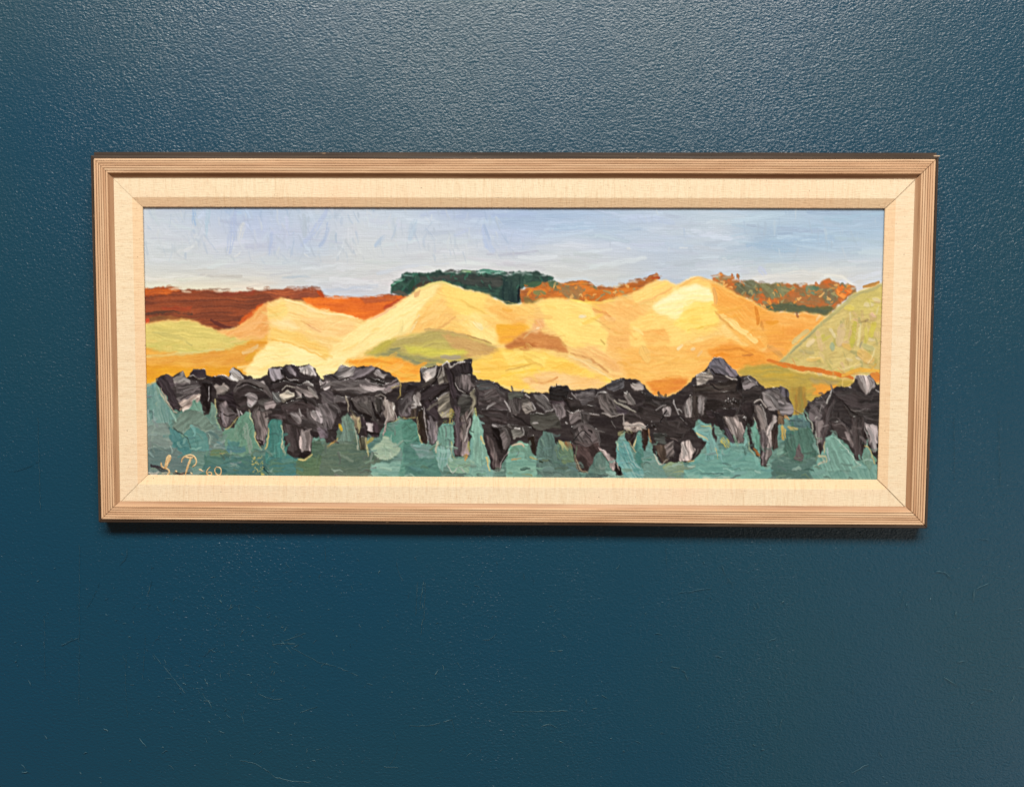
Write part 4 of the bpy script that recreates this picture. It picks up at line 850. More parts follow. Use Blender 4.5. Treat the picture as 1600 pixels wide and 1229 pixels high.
# bodies turned with a loaded brush, black and grey still wet
for pts, w, c in [([(368,612),(376,600),(386,595),(400,598),(414,604),(423,618)],8,(104,97,94)), ([(374,612),(384,606),(398,608),(412,614)],6,(54,48,47)), ([(372,640),(384,634),(392,640),(402,632),(412,636)],5,(72,65,63)), ([(404,636),(398,646),(404,668)],6,(112,104,100)),
    ([(426,606),(442,598),(458,598),(476,604),(492,606)],7,(62,55,55)), ([(432,628),(450,632),(470,622),(488,624),(498,636)],6,(76,69,68)), ([(446,640),(452,658),(470,668),(478,662)],5,(64,57,56)), ([(482,638),(486,652),(500,662),(506,670)],6,(100,93,92)), ([(446,668),(452,690),(458,706)],7,(86,78,77)), ([(474,672),(476,690),(472,704)],6,(150,140,136)),
    ([(506,604),(522,598),(548,600),(570,596)],6,(110,104,102)), ([(520,610),(550,606),(580,612),(606,610),(622,600)],5,(140,132,129)), ([(540,612),(560,616),(590,612),(606,616)],5,(66,60,59)), ([(548,624),(556,632),(570,640),(584,656)],7,(88,82,79)), ([(590,622),(594,636),(586,654)],5,(64,60,58)), ([(566,650),(568,664),(574,676)],5,(70,60,63)), ([(502,616),(512,626),(526,634),(532,648)],6,(100,94,93)), ([(500,636),(506,650),(508,668)],5,(128,121,120)),
    ([(626,630),(634,620),(646,614)],6,(96,90,91)), ([(630,648),(636,632),(648,626)],4,(132,126,124)), ([(660,604),(676,594),(690,582)],6,(78,72,67)), ([(662,622),(678,612),(698,604)],6,(58,51,53)), ([(668,640),(682,630),(700,620)],5,(110,104,94)), ([(672,650),(676,668),(676,690)],5,(122,114,116)), ([(716,586),(724,582),(734,584)],4,(60,54,56)), ([(714,640),(715,670),(716,706)],4,(104,94,98)), ([(724,650),(726,668),(723,690)],4,(140,130,124)),
    ([(746,606),(762,602),(776,606),(786,616)],6,(92,88,87)), ([(748,626),(768,622),(786,632)],6,(86,79,78)), ([(754,646),(772,648),(790,652)],5,(74,67,66)), ([(770,664),(784,668),(796,684),(790,702)],5,(112,106,103)), ([(800,626),(803,640),(810,646)],5,(108,102,99)), ([(818,630),(826,632),(832,640)],3,(158,152,144)), ([(822,636),(828,640)],3,(96,91,86)), ([(838,620),(848,628),(858,640)],5,(122,117,114)), ([(836,652),(856,654),(874,652)],4,(84,84,76)), ([(866,634),(876,634),(880,648)],4,(124,116,116)),
    ([(900,618),(914,614),(926,616)],4,(134,128,127)), ([(936,618),(942,632),(954,644),(966,646)],3,(112,106,102)), ([(942,616),(950,630),(964,640)],3,(84,78,75)), ([(948,614),(958,628),(970,638)],3,(106,100,97)), ([(978,616),(986,624),(990,632)],4,(134,129,124)), ([(896,668),(912,662),(930,672),(938,690)],5,(104,97,95)), ([(900,690),(918,694),(934,686)],4,(96,84,82)), ([(1004,628),(1024,632),(1046,634)],5,(64,59,57)), ([(1010,646),(1028,650),(1044,662)],5,(62,56,54)),
    ([(1090,594),(1102,590),(1112,592)],3,(140,132,122)), ([(1086,608),(1110,606),(1140,602)],4,(78,72,66)), ([(1112,572),(1122,574),(1136,584)],5,(104,102,110)), ([(1164,596),(1174,594),(1184,602)],4,(134,128,128)), ([(1196,616),(1206,622),(1218,638)],5,(138,133,131)), ([(1208,610),(1220,618),(1226,632)],4,(116,111,109)), ([(1184,636),(1192,650),(1196,668)],4,(140,132,127)), ([(1092,624),(1096,634),(1092,644)],4,(146,140,137)), ([(1134,656),(1142,664),(1148,680)],4,(198,186,179)),
    ([(1266,640),(1276,632),(1286,628)],5,(112,106,106)), ([(1308,616),(1330,612),(1360,622)],6,(68,62,61)), ([(1300,630),(1292,650),(1286,676)],4,(92,84,84)), ([(1322,640),(1346,648),(1370,646)],5,(64,59,57)), ([(1304,664),(1316,662),(1326,676)],4,(104,95,94)), ([(1338,660),(1340,690),(1340,712)],5,(74,66,65)), ([(1356,666),(1362,684),(1366,704)],5,(170,163,160)), ([(1344,592),(1350,604),(1354,612)],3,(216,206,200)), ([(1356,590),(1360,602),(1356,610)],3,(176,166,162)),
    ([(252,592),(262,606),(274,628)],6,(72,63,67)), ([(280,596),(288,590),(296,598)],5,(166,161,156)), ([(282,612),(300,606),(312,604)],4,(116,110,109)), ([(284,622),(300,614),(314,610)],4,(70,64,65)), ([(340,606),(350,606),(356,610)],5,(142,135,128)), ([(346,634),(354,644),(356,660)],6,(134,124,124)), ([(362,580),(368,584),(376,588)],5,(202,196,188))]:
    S(pts, w, np.array(c) * 1.08, np.array(c) * .72, h=.42, ridge=.34, a=.85, wob=.3, taper=.4)
# dark creases
for pts, w in [([(372,604),(385,598),(398,603),(410,609)],3.5), ([(424,598),(440,593),(455,595),(470,600),(490,592)],4), ([(548,626),(556,640),(570,648),(580,652)],5), ([(583,630),(588,650),(597,640)],3.5), ([(575,675),(592,678)],5), ([(573,654),(577,656)],8), ([(588,650),(592,652)],6),
               ([(880,620),(896,646)],2.6), ([(1112,577),(1119,585),(1135,588),(1150,596)],2.6), ([(1318,630),(1330,643),(1338,648)],2.4), ([(1296,658),(1310,655),(1326,666)],1.8), ([(1310,645),(1309,655)],1.8), ([(685,582),(680,596),(662,612)],4), ([(705,576),(712,604),(716,612)],3), ([(720,582),(736,584)],2), ([(800,648),(815,655),(835,672)],3), ([(1040,640),(1030,660)],2.5), ([(700,606),(680,622)],3),
               ([(1060,650),(1070,656)],2), ([(895,690),(905,676),(912,672),(922,682)],2), ([(942,648),(955,651),(972,649)],1.6), ([(1110,600),(1118,607),(1130,608)],2.4), ([(1160,610),(1172,607),(1188,602)],2), ([(362,640),(372,648)],2), ([(1196,640),(1212,646),(1228,650)],1.8), ([(440,632),(458,624),(476,624)],2), ([(960,628),(975,638),(988,641)],2), ([(345,642),(358,650),(372,645)],2), ([(720,612),(736,616)],2.2), ([(672,628),(690,612),(700,606)],3)]:
    S(pts, w, (24,20,21), (36,31,31), h=.05, ridge=.3)
# pale scraped ridges, with highlights painted in among them
for pts, w, c in [([(298,589),(303,587),(311,591),(322,589)],2.2,(216,206,196)), ([(282,614),(305,607),(315,603)],2,(120,114,112)), ([(278,622),(300,614)],2,(140,132,128)), ([(285,606),(312,601)],1.6,(136,130,126)), ([(283,640),(290,631)],3,(216,192,166)), ([(328,604),(326,626)],1.8,(200,194,194)), ([(340,587),(350,587),(361,593)],2.2,(204,194,188)), ([(348,640),(350,662)],3,(164,154,158)),
                  ([(252,606),(262,626),(272,642),(278,645)],2.2,(214,206,180)), ([(387,629),(392,636),(400,626)],1.8,(216,211,208)), ([(384,619),(391,614),(403,619)],1.4,(190,184,180)), ([(448,588),(455,594),(466,595)],1.6,(194,188,187)), ([(440,608),(448,603),(461,607)],2.4,(208,200,184)), ([(438,619),(446,626)],2,(214,206,188)), ([(472,600),(480,597),(489,604)],2.6,(212,206,200)), ([(482,605),(488,612),(496,621)],4,(196,188,180)), ([(464,622),(472,620),(480,624)],2,(190,184,174)), ([(500,592),(504,600),(503,606)],2.4,(206,200,194)),
                  ([(530,591),(545,588),(556,577)],1.4,(204,198,194)), ([(570,593),(578,599),(592,601)],2,(176,168,165)), ([(600,602),(612,598),(622,593)],2,(176,160,160)), ([(612,606),(628,602)],2,(226,202,130)), ([(620,588),(627,600),(626,612),(620,622)],1.8,(216,190,100)), ([(586,618),(598,617),(604,622)],1.8,(200,192,180)), ([(602,622),(606,640),(604,670),(600,680)],3,(212,196,184)), ([(540,618),(544,630),(545,642)],2,(210,196,170)), ([(585,622),(589,646)],1.6,(150,144,136)),
                  ([(610,632),(618,645),(620,655)],1.8,(206,190,180)), ([(692,571),(700,565),(705,573),(715,567),(726,566)],2.2,(226,216,206)), ([(693,574),(694,586)],2.6,(206,198,188)), ([(712,598),(718,609),(728,613)],1.6,(206,200,194)), ([(662,636),(665,660),(668,690)],1.8,(200,190,186)), ([(730,655),(735,646),(740,640)],2.2,(206,196,184)), ([(733,655),(732,672),(726,690)],2.4,(190,178,170)), ([(681,625),(692,617),(700,612)],1.8,(176,170,164)), ([(682,660),(681,680)],1.4,(186,178,170)), ([(690,574),(684,590)],1.6,(176,170,160)),
                  ([(761,638),(773,630)],2.6,(200,194,190)), ([(756,618),(770,611)],1.4,(150,144,142)), ([(789,626),(794,635),(796,643)],2.8,(220,214,210)), ([(820,617),(828,621)],2.8,(206,200,194)), ([(815,613),(818,609)],1.6,(210,200,190)), ([(846,615),(852,621),(857,626)],1.8,(226,220,214)), ([(833,629),(836,640),(832,642)],1.8,(214,208,204)), ([(852,643),(860,642),(864,639)],2,(200,194,190)), ([(832,661),(840,661)],1.8,(226,220,214)), ([(863,634),(869,646),(875,656)],1.2,(158,152,150)), ([(893,614),(901,625)],1.4,(196,190,186)), ([(884,660),(886,662)],3,(210,204,200)),
                  ([(886,641),(895,645),(912,642)],2,(190,180,174)), ([(905,640),(908,655)],1.2,(150,142,138)), ([(930,620),(934,613),(948,613)],1.8,(176,170,166)), ([(960,627),(972,632),(980,636),(993,643)],2.8,(206,200,182)), ([(980,612),(978,617)],1.6,(210,205,198)), ([(989,599),(992,601)],2.4,(226,220,206)), ([(1025,640),(1032,634),(1040,632)],1.8,(186,180,176)), ([(1036,648),(1046,649)],1.6,(190,184,180)), ([(1052,625),(1055,638),(1060,648)],2.6,(210,205,202)), ([(922,645),(936,648)],2.4,(186,176,170)), ([(941,645),(955,650),(973,646)],2.4,(196,186,178)), ([(974,646),(975,662)],2.6,(196,186,178)), ([(976,668),(990,670),(1000,668),(1011,671)],1.8,(226,216,202)),
                  ([(1133,587),(1142,592),(1151,593)],3,(230,220,210)), ([(1088,588),(1100,584),(1112,586)],1.4,(206,198,184)), ([(1088,594),(1100,590)],1.2,(206,198,186)), ([(1090,600),(1102,599)],1.4,(196,190,182)), ([(1168,589),(1175,597)],1.8,(206,200,196)), ([(1178,629),(1188,625),(1197,637)],2.6,(214,204,194)), ([(1204,620),(1210,632)],1.6,(170,165,162)), ([(1190,634),(1196,655),(1199,670)],1.8,(196,188,182)), ([(1178,652),(1184,668)],1.6,(206,200,180)), ([(1062,652),(1074,662)],1.4,(150,144,140)), ([(1079,650),(1080,620)],1.4,(190,184,178)), ([(1065,645),(1060,640),(1056,642)],2,(170,164,160)),
                  ([(1300,609),(1296,620),(1290,630)],2.4,(224,219,210)), ([(1284,634),(1280,646)],1.4,(160,152,148)), ([(1328,639),(1340,642),(1352,638)],1.4,(150,142,138)), ([(1342,588),(1350,600),(1354,615)],1.5,(226,216,210)), ([(1356,588),(1364,600),(1358,612)],1.6,(222,212,208)), ([(1367,609),(1374,612)],1.4,(206,200,196)), ([(1326,605),(1328,606)],2.4,(226,222,216)), ([(1240,640),(1255,648)],2,(190,160,110)), ([(1262,652),(1268,662),(1267,674)],2,(206,210,190)), ([(1272,655),(1276,651)],2,(214,206,200)),
                  ([(770,664),(776,668)],3,(214,208,206)), ([(793,664),(800,668)],2.6,(216,210,206)), ([(804,669),(812,670)],2.6,(196,190,182)), ([(797,704),(786,715),(780,732)],1.6,(206,196,190)), ([(772,700),(774,720)],1.6,(150,138,134)), ([(816,668),(818,678),(812,682)],1.8,(196,192,186)), ([(930,672),(945,676)],1.2,(140,134,130)), ([(955,658),(961,668)],1.2,(150,146,140)), ([(1090,700),(1084,716)],1.6,(120,112,106)), ([(1067,694),(1072,712)],3,(206,194,186)), ([(1202,700),(1198,722)],2,(160,150,146)), ([(940,704),(952,722)],3,(190,176,168)), ([(965,722),(967,734)],1.6,(206,190,176)),
                  ([(404,690),(408,692)],1.6,(200,180,160)), ([(1350,665),(1356,690)],1.6,(176,168,164)), ([(412,694),(414,688)],2,(190,180,182)), ([(418,650),(416,668)],2,(200,190,180)), ([(469,640),(471,650)],2,(210,204,200)), ([(490,642),(494,644)],2.6,(200,194,190)), ([(370,640),(376,650)],2.6,(200,194,192)), ([(376,642),(380,646)],2.2,(220,214,210))]:
    S(pts, w + .5, np.array(c) * .9, np.array(c) * .66, h=.6, ridge=.3, wob=.5, dry=.18, feather=1.0)
for pts, w, c in [([(604,626),(608,646),(604,662)],5,(206,192,182)), ([(610,640),(612,652)],3,(220,208,196)), ([(286,636),(296,626),(306,620)],4,(196,180,166)), ([(300,630),(310,622)],3,(216,200,184)), ([(1066,694),(1070,706),(1068,716)],5,(212,202,194)), ([(1136,656),(1144,668),(1147,682)],4,(206,194,188)), ([(1200,680),(1206,664),(1212,652)],4,(196,188,182)), ([(1356,668),(1362,684),(1368,702)],4,(184,178,176)),
                  ([(648,618),(652,632),(644,636)],4,(206,198,192)), ([(726,690),(730,676),(736,654)],3,(206,196,188)), ([(942,706),(950,716),(956,728)],4,(196,182,174)), ([(978,666),(994,663),(1008,668)],4,(190,180,170)), ([(474,678),(478,690),(476,702)],4,(184,172,168)), ([(456,646),(466,650),(472,658)],4,(176,168,166)), ([(488,644),(494,650)],4,(176,168,166)), ([(1094,626),(1094,640)],4,(172,166,163)), ([(1072,630),(1074,646)],3,(186,180,176)), ([(470,580),(482,574),(488,580)],4,(190,186,181)), ([(448,612),(456,616)],4,(206,200,182)), ([(360,582),(368,580),(376,588)],5,(216,210,204))]:
    S(pts, w, c, np.array(c) * .7, h=.5, ridge=.4, a=.9, wob=.4, dry=.12)
for _ in range(46):                        # clotted specks of paint, the pale grey ones imitating glints
    for cx, cy, sx, sy in ((1140, 626, 9, 8), (1161, 652, 4, 7), (1018, 665, 7, 4)):
        if random.random() < (.8 if cx == 1140 else .35):
            x, y = random.gauss(cx, sx * .6), random.gauss(cy, sy * .6)
            S([(x, y), (x + random.uniform(-1.5, 1.5), y + random.uniform(-1.5, 1.5))], random.uniform(1.4, 2.6), random.choice(((38,34,34),(50,45,44),(150,145,142),(28,24,24))), h=.7, ridge=.3)
for _ in range(150):
    x = random.uniform(262, 1368); y = random.uniform(598, 690)
    c = sample(x, y)
    if c.max() > 125: continue
    a = random.gauss(5, 40); L = random.uniform(6, 18); dx, dy = math.cos(math.radians(a)) * L / 2, math.sin(math.radians(a)) * L / 2
    c = np.clip(c + random.choice((-12, -8, 14, 26)), 16, 160)
    S([(x - dx, y - dy), (x, y + random.uniform(-1.5, 1.5)), (x + dx, y + dy)], random.uniform(2, 5), c, c * 1.15, h=.3, ridge=.3, a=.75, dry=.2)

# ---- grass cut back over the legs, ochre ground left bare along the edges
cur_region = 5
for pts, c, ang in [([(735,668),(742,642),(749,660),(752,690),(740,700)], (132,180,158), 88), ([(268,668),(284,644),(300,636),(316,644),(330,658),(338,668),(320,672),(300,660),(285,672)], (116,144,128), -40), ([(296,640),(305,624),(316,632),(316,642)], (112,158,136), 60), ([(331,660),(330,628),(338,632),(341,664)], (120,158,140), 88),
                    ([(368,658),(388,642),(394,656),(398,690),(376,700)], (104,152,126), -60), ([(424,656),(441,656),(440,715),(424,715)], (74,142,130), 86), ([(1172,668),(1180,655),(1187,682),(1187,706),(1180,700)], (104,160,140), 86), ([(1232,655),(1250,652),(1266,657),(1266,668),(1240,669)], (82,116,114), 4), ([(1230,672),(1263,668),(1276,712),(1246,722),(1222,708)], (78,120,104), 85),
                    ([(1290,684),(1298,677),(1312,690),(1328,710),(1342,726),(1330,735),(1290,735),(1284,715)], (122,174,156), 62), ([(1346,722),(1350,700),(1357,702),(1364,722),(1360,735)], (118,162,140), 80), ([(990,700),(996,682),(1002,680),(1006,712)], (80,140,128), 86), ([(842,690),(850,673),(862,675),(868,694),(860,712),(842,712)], (90,122,112), 80), ([(626,664),(640,652),(650,660),(656,690),(630,690)], (84,144,124), -20),
                    ([(690,664),(708,660),(708,690),(690,690)], (96,150,134), -5), ([(799,696),(812,690),(826,694),(828,704),(800,706)], (122,172,146), 0), ([(1080,668),(1095,661),(1110,668),(1112,690),(1098,690)], (120,174,164), 20), ([(536,664),(545,643),(556,662),(552,690),(540,690)], (104,134,118), 80), ([(928,722),(940,705),(946,722),(944,740),(930,740)], (98,130,118), 72), ([(962,700),(972,690),(982,700),(992,718),(980,724)], (96,160,154), 60),
                    ([(446,700),(452,690),(446,716),(438,716)], (80,140,128), 86), ([(487,690),(500,684),(508,700),(500,714),(488,712)], (84,114,92), 10), ([(534,652),(542,646),(548,664),(542,690),(532,690)], (112,140,124), 84), ([(684,668),(708,660),(709,690),(698,700),(684,692)], (112,160,142), 84), ([(894,700),(884,690),(870,692),(872,716),(896,722)], (100,132,104), 60),
                    ([(1014,690),(1008,704),(1000,702),(1004,716),(1022,712)], (104,150,140), 20), ([(1106,672),(1120,690),(1124,704),(1108,708)], (120,172,162), 80), ([(1160,690),(1150,692),(1140,690),(1142,704),(1170,708)], (116,170,156), 0), ([(820,700),(826,692),(832,706),(836,716),(820,716)], (116,164,142), 80), ([(740,672),(748,656),(756,690),(764,722),(750,730),(740,716)], (132,182,160), 86),
                    ([(1244,698),(1250,694),(1256,712),(1250,722),(1240,716)], (106,100,98), 60)]:
    P(pts, np.array(c) * 1.05, np.array(c) * .88, ang, h=.26, ridge=.3, warp=1.4)
for _ in range(700):                       # the grass is worked over with short loaded strokes
    x, y = random.uniform(226, 1378), random.uniform(606, 748)
    c = sample(x, y)
    if not (c[1] > c[0] + 12 and c[1] > 85 and c[2] > 70): continue
    a = random.choice((0, 8, -10, 85, 70, 100, 40, 150, 60)) if y < 718 else random.gauss(2, 12)
    L = random.uniform(6, 20); dx, dy = math.cos(math.radians(a)) * L / 2, math.sin(math.radians(a)) * L / 2
    k = random.random()
    c = jit(c, 8)
    if k < .16: c = c * .6 + np.array((170, 196, 176)) * .4
    elif k < .26: c = c * .65 + np.array((120, 130, 90)) * .35
    elif k < .36: c = c * .65 + np.array((60, 80, 80)) * .35
    elif k < .42: c = c * .6 + np.array((130, 120, 122)) * .4
    S([(x - dx, y - dy), (x + random.uniform(-3, 3), y + random.uniform(-3, 3)), (x + dx, y + dy)], random.uniform(1.8, 5), c, c * random.choice((.86, 1.12)), h=.3, ridge=.22, a=random.uniform(.5, .9), dry=random.uniform(0, .45))
OC = [([(214,604),(236,600),(246,592)],3,(226,206,130)), ([(247,606),(258,626),(266,640)],2.4,(206,204,168)), ([(337,624),(339,648),(342,668)],2.6,(222,212,140)), ([(352,670),(362,664),(374,650)],2.6,(206,196,130)), ([(390,640),(396,662)],2,(214,206,156)), ([(399,674),(402,692),(410,702)],2.4,(226,206,140)), ([(414,700),(418,690),(419,668)],3,(210,196,120)), ([(441,664),(442,700),(446,710)],2.4,(216,206,160)),
      ([(466,717),(476,718),(488,710)],2.4,(240,214,130)), ([(512,698),(522,692),(528,686)],3.4,(230,180,90)), ([(530,662),(533,672)],5,(226,186,44)), ([(573,684),(575,712)],3,(206,200,136)), ([(555,668),(559,700)],3,(176,186,160)), ([(562,652),(561,675)],3.5,(206,196,136)), ([(576,690),(584,684)],6,(186,176,84)), ([(548,640),(556,650),(560,660)],3,(196,190,140)), ([(612,660),(624,654),(650,652)],2.2,(214,196,120)), ([(653,652),(656,680),(660,692)],2.4,(222,210,150)),
      ([(705,640),(703,660)],5,(196,176,80)), ([(706,690),(706,712),(712,716)],2.2,(206,206,136)), ([(730,712),(728,718)],7,(230,170,80)), ([(732,690),(731,705)],3,(180,186,100)), ([(743,638),(745,650)],3.5,(206,206,120)), ([(752,684),(757,693)],6,(222,210,140)), ([(760,716),(767,734)],5,(230,212,130)), ([(684,690),(680,706)],5,(200,206,176)), ([(800,696),(812,693),(818,696)],2.4,(230,206,170)), ([(830,712),(838,714)],5,(190,186,110)), ([(800,718),(815,716)],3,(196,180,120)),
      ([(876,690),(884,702)],6,(216,206,130)), ([(884,692),(892,700)],6,(170,104,56)), ([(898,710),(906,734),(918,738)],2.6,(214,190,150)), ([(968,676),(978,672),(984,676)],6,(196,196,130)), ([(982,690),(990,700),(994,706)],2.6,(222,206,150)), ([(990,696),(995,684)],2.2,(220,200,140)), ([(1014,672),(1016,690)],4,(190,140,90)), ([(1022,710),(1032,726),(1044,718),(1056,711)],2.2,(216,212,190)), ([(964,690),(966,702)],2.4,(206,204,160)), ([(985,672),(1000,672)],3,(196,180,164)),
      ([(1076,722),(1084,720)],4,(240,196,110)), ([(1088,676),(1098,682),(1106,686)],2.8,(232,206,136)), ([(1096,664),(1108,665),(1112,670)],2.6,(206,196,110)), ([(1118,700),(1121,716)],3,(206,196,130)), ([(1129,688),(1136,697)],10,(206,200,96)), ([(1170,690),(1172,704),(1182,714)],2.2,(226,206,130)), ([(1178,702),(1186,712)],4,(184,112,44)), ([(1223,668),(1224,686)],7,(216,186,90)), ([(1232,668),(1245,672)],4,(200,186,110)), ([(1226,650),(1232,656)],5,(226,166,96)),
      ([(1272,672),(1276,690),(1278,710)],2.2,(196,212,190)), ([(1279,712),(1288,714),(1290,720)],5,(226,206,150)), ([(1278,726),(1290,722)],3.5,(222,206,170)), ([(1304,682),(1320,698),(1334,718),(1343,727)],2.6,(200,220,202)), ([(1288,690),(1287,708)],2.4,(206,190,140)), ([(1351,697),(1357,700),(1362,712)],2.4,(206,180,110)), ([(1360,712),(1366,724)],2.4,(216,196,130)), ([(1292,700),(1294,720)],3.2,(172,206,200)),
      ([(975,692),(986,716),(1002,733)],2,(166,206,196)), ([(982,726),(992,740),(1008,742)],2,(160,202,190)), ([(982,720),(990,730)],1.8,(150,190,180)), ([(232,640),(234,660)],2.4,(166,198,192)), ([(240,640),(243,660)],2,(158,192,186)), ([(383,664),(392,706)],9,(152,180,160)), ([(700,722),(708,738),(716,730),(726,738)],2.2,(196,214,196)), ([(272,668),(288,680),(298,700)],1.6,(60,84,78)), ([(286,678),(299,666),(308,670)],1.8,(150,184,160)), ([(414,728),(421,745)],5,(38,84,84)), ([(418,655),(440,656)],2,(50,90,84)),
      ([(232,738),(240,741),(248,738)],4,(216,214,196)), ([(238,728),(252,732),(262,734)],6,(66,62,68)), ([(272,740),(300,738)],3,(70,60,62)), ([(282,738),(288,739)],3,(200,176,140)), ([(345,708),(352,709)],3,(196,186,110)), ([(250,738),(275,741)],2.4,(206,190,150)), ([(843,720),(848,722)],4,(60,80,60)), ([(860,718),(864,724)],3,(50,70,64)), ([(815,732),(826,732)],4,(70,110,96)), ([(1130,722),(1140,726)],3,(80,120,112)), ([(1095,740),(1130,740)],3,(80,130,122)), ([(1100,746),(1140,745)],3,(190,214,190)), ([(1316,738),(1326,739)],4,(120,130,128)), ([(340,690),(352,694)],3,(100,150,150)), ([(816,740),(830,742)],3,(150,170,120))]
for pts, w, c in OC: S(pts, w * 1.15, c, np.array(c) * .85, h=.24, ridge=.16, wob=.6, a=.85, dry=.36, feather=.7)
for _ in range(110):
    x, y = random.uniform(394, 412), random.uniform(712, 742)
    if random.random() < .3: x, y = random.uniform(690, 710), random.uniform(640, 662)
    S([(x, y), (x + random.uniform(-2, 2), y + random.uniform(-1, 1))], random.uniform(1.2, 2.4), random.choice(((160,170,90),(190,190,120),(90,120,80),(206,196,110))), h=.2, a=.75)

# ---- mesh of the paint surface, one part for every painted area
# wet paint drags: bend every edge a little
dxw = (vn(PX / 11, PY / 11, 901) - .5) * 4.4 + (vn(PX / 4, PY / 4, 902) - .5) * 2.4
dyw = (vn(PX / 11, PY / 11, 903) - .5) * 4.4 + (vn(PX / 4, PY / 4, 904) - .5) * 2.4
amt = np.where(REG >= 5, np.where(REG == 6, .7, .9), np.where(REG == 0, .5, .65)); amt = blur(amt, 6)
ii, jj = np.mgrid[0:NZ, 0:NX]
def drag(A):
    y = np.clip(ii + dyw * amt, 0, NZ - 1.001); x = np.clip(jj + dxw * amt, 0, NX - 1.001)
    y0, x0 = y.astype(int), x.astype(int); fy, fx = y - y0, x - x0
    if A.ndim == 3: fy, fx = fy[..., None], fx[..., None]
    y1, x1 = y0 + 1, x0 + 1
    return (A[y0, x0] * (1 - fx) + A[y0, x1] * fx) * (1 - fy) + (A[y1, x0] * (1 - fx) + A[y1, x1] * fx) * fy
soft = np.stack([blur(COL[..., k], 40) for k in range(3)], -1)
gain = blur(np.choose(REG, [.55, .3, .3, .2, .22, .75, .3]).astype(np.float32), 4)[..., None]
COL = np.clip(COL + gain * (COL - soft), 6, 254)    # local contrast raised: touches pushed away from their blurred surroundings
COL = drag(COL); HGT = drag(HGT)
REG = REG[np.clip((ii + dyw * amt).round().astype(int), 0, NZ - 1), np.clip((jj + dxw * amt).round().astype(int), 0, NX - 1)]
body = blur(np.choose(REG, [.8, 1.0, 1.1, 1.2, 1.7, 1.7, 1.6]).astype(np.float32), 4)
hgt = blur(HGT, 2) * body * mm
thin = np.clip(1.15 - blur(HGT, 2) * 2.6, .12, 1).astype(np.float32)
PAINT_GAIN = 0.86
sat = blur(np.choose(REG, [.74, 1.0, .9, .95, .9, .84, .88]).astype(np.float32), 2)[..., None]
grey = (COL @ np.array((.3, .59, .11), np.float32))[..., None]
lum = blur(np.choose(REG, [1, 1.06, .96, 1.08, 1.025, .97, .95]).astype(np.float32), 1)[..., None]
rgb = s2l(np.clip((grey + (COL - grey) * sat) * lum, 0, 255)) * PAINT_GAIN * np.array((.975, 1.0, 1.08)) * np.where((REG == 0)[..., None], np.array((.955, 1.01, 1.0)), 1.0) * np.where((REG == 3)[..., None], np.array((1.0, 1.16, 1.05)), 1.0) * np.where((REG == 4)[..., None], np.array((1.0, 1.055, 1.15)), 1.0) * np.where((REG == 2)[..., None], np.array((1.1, 1.3, 1.2)), 1.0)
vx, vz, vy = GX, GZ, -hgt
dzx = np.gradient(-hgt, axis=1) / (gx[1] - gx[0]); dzz = np.gradient(-hgt, axis=0) / (gz[1] - gz[0])
N = np.stack([dzx, -np.ones_like(dzx), dzz], -1); N /= np.linalg.norm(N, axis=-1, keepdims=True)
VERT = np.stack([vx, vy, vz], -1).reshape(-1, 3).astype(np.float32)
NRM = N.reshape(-1, 3).astype(np.float32)
RGBA = np.concatenate([rgb, np.ones(rgb.shape[:2] + (1,))], -1).reshape(-1, 4).astype(np.float32)
THIN = thin.ravel()
idx = np.arange(NX * NZ).reshape(NZ, NX)
quads = np.stack([idx[:-1, :-1], idx[1:, :-1], idx[1:, 1:], idx[:-1, 1:]], -1).reshape(-1, 4)
regq = REG[:-1, :-1].ravel()
_bm = NT('dark_board'); M_BOARD = _bm.out((.05, .03, .02), .8, None, .1)  # backing coloured dark so the mitre gaps look shaded
canvas = obj('canvas', box_mesh('canvas', -CW2 - 2 * mm, CW2 + 2 * mm, CD + .4 * mm, CD + 3 * mm, -CH2 - 2 * mm, CH2 + 2 * mm, 8, 0), M_BOARD, root)
def paint_part(name, q, parent):
    u, inv = np.unique(q.ravel(), return_inverse=True)
    me = bpy.data.meshes.new(name)
    nf = len(q)
    me.vertices.add(len(u)); me.loops.add(nf * 4); me.polygons.add(nf)
    me.vertices.foreach_set('co', VERT[u].ravel())
    me.loops.foreach_set('vertex_index', inv.astype(np.int32).ravel())
    me.polygons.foreach_set('loop_start', np.arange(0, nf * 4, 4, dtype=np.int32))
    me.polygons.foreach_set('use_smooth', np.ones(nf, bool))
    me.update(calc_edges=True)
    at = me.attributes.new('paint', 'FLOAT_COLOR', 'POINT'); at.data.foreach_set('color', RGBA[u].ravel())
    th = me.attributes.new('thin', 'FLOAT', 'POINT'); th.data.foreach_set('value', THIN[u])
    me.normals_split_custom_set_from_vertices(NRM[u])
    o = obj(name, me, M_PAINT, parent)
    o.location = (0, CD, 0)
    return o
for r, name in enumerate(('painted_sky', 'painted_field', 'painted_trees', 'painted_scrub', 'painted_hills', 'painted_grass', 'painted_dark_shapes')):
    q = quads[regq == r]
    if len(q): paint_part(name, q, canvas)

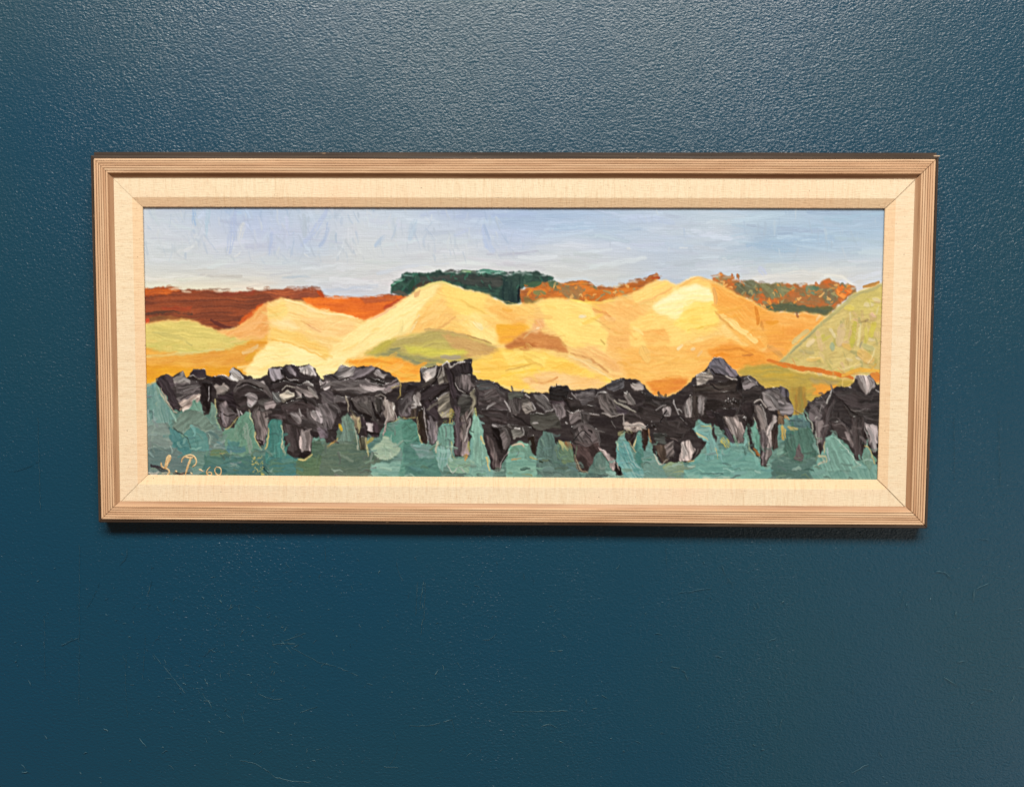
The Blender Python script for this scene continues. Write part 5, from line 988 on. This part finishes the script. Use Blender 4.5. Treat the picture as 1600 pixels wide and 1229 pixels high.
# ---- the painter's initials and year, in raised ochre paint at the lower left
MC = FRAME_W @ Matrix.Translation((0, CD, 0))
def letter(name, lines):
    vs, fs = [], []
    for pts, w in lines:
        q = smooth_pts(pts, False, 1.5)
        L = px_to_plane([tuple(p) for p in q], MC)
        n = len(L); ring = 6
        for k in range(n):
            hz = float(hgt[int(np.clip((CH2 - L[k].z) / STEP * (NZ - 1) * STEP / (2 * CH2), 0, NZ - 1)), int(np.clip((L[k].x + CW2) / (2 * CW2) * (NX - 1), 0, NX - 1))])
            a, b = L[max(k - 1, 0)], L[min(k + 1, n - 1)]
            t = (b - a); t.y = 0; t.normalize()
            nx, nz = -t.z, t.x
            f = k / (n - 1)
            ww = w * .64 * .645 * mm * (1 - .45 * abs(2 * f - 1) ** 3) * random.uniform(.82, 1.15)
            i = len(vs)
            for j in range(ring):
                u = -1 + 2 * j / (ring - 1)
                vs.append((L[k].x + nx * u * ww, -.6 * hz - .08 * mm - (.5 * mm * math.sqrt(max(0, 1 - u * u)) * random.uniform(.75, 1.2)), L[k].z + nz * u * ww))
            if k:
                for j in range(ring - 1):
                    fs.append((i + j, i + j + 1, i - ring + j + 1, i - ring + j))
    me = bpy.data.meshes.new(name); me.from_pydata(vs, [], fs); me.shade_smooth()
    o = obj(name, me, M_SIGN, canvas); o.location = (0, CD, 0)
    return o
letter('signature_letter', [([(252, 722), (253, 728), (258, 731), (263, 725)], 2.6), ([(259, 731), (263, 722), (266, 715), (266, 712), (263, 713), (260, 722), (259, 729), (262, 733)], 3.4), ([(258, 731), (263, 733), (265, 738), (262, 741)], 2.8)])
letter('signature_letter', [([(284, 722), (285, 717), (289, 713), (294, 711), (300, 711), (305, 715), (307, 720), (306, 725), (301, 729)], 2.4), ([(299, 715), (296, 722), (293, 731), (290, 741)], 3.0), ([(289, 713), (296, 715), (302, 715)], 2.4)])
letter('signature_stop', [([(274, 735), (277, 737)], 2.6)])
letter('signature_stop', [([(298, 738), (301, 740)], 2.6)])
letter('signature_dash', [([(311, 733), (314, 734), (318, 736)], 2.4)])
letter('signature_digit', [([(329, 729), (325, 733), (323, 738), (326, 742), (330, 742), (331, 739), (328, 737), (324, 739)], 1.9)])
letter('signature_digit', [([(339, 729), (336, 733), (337, 738), (341, 742), (345, 740), (346, 734), (343, 730), (338, 729)], 1.9)])
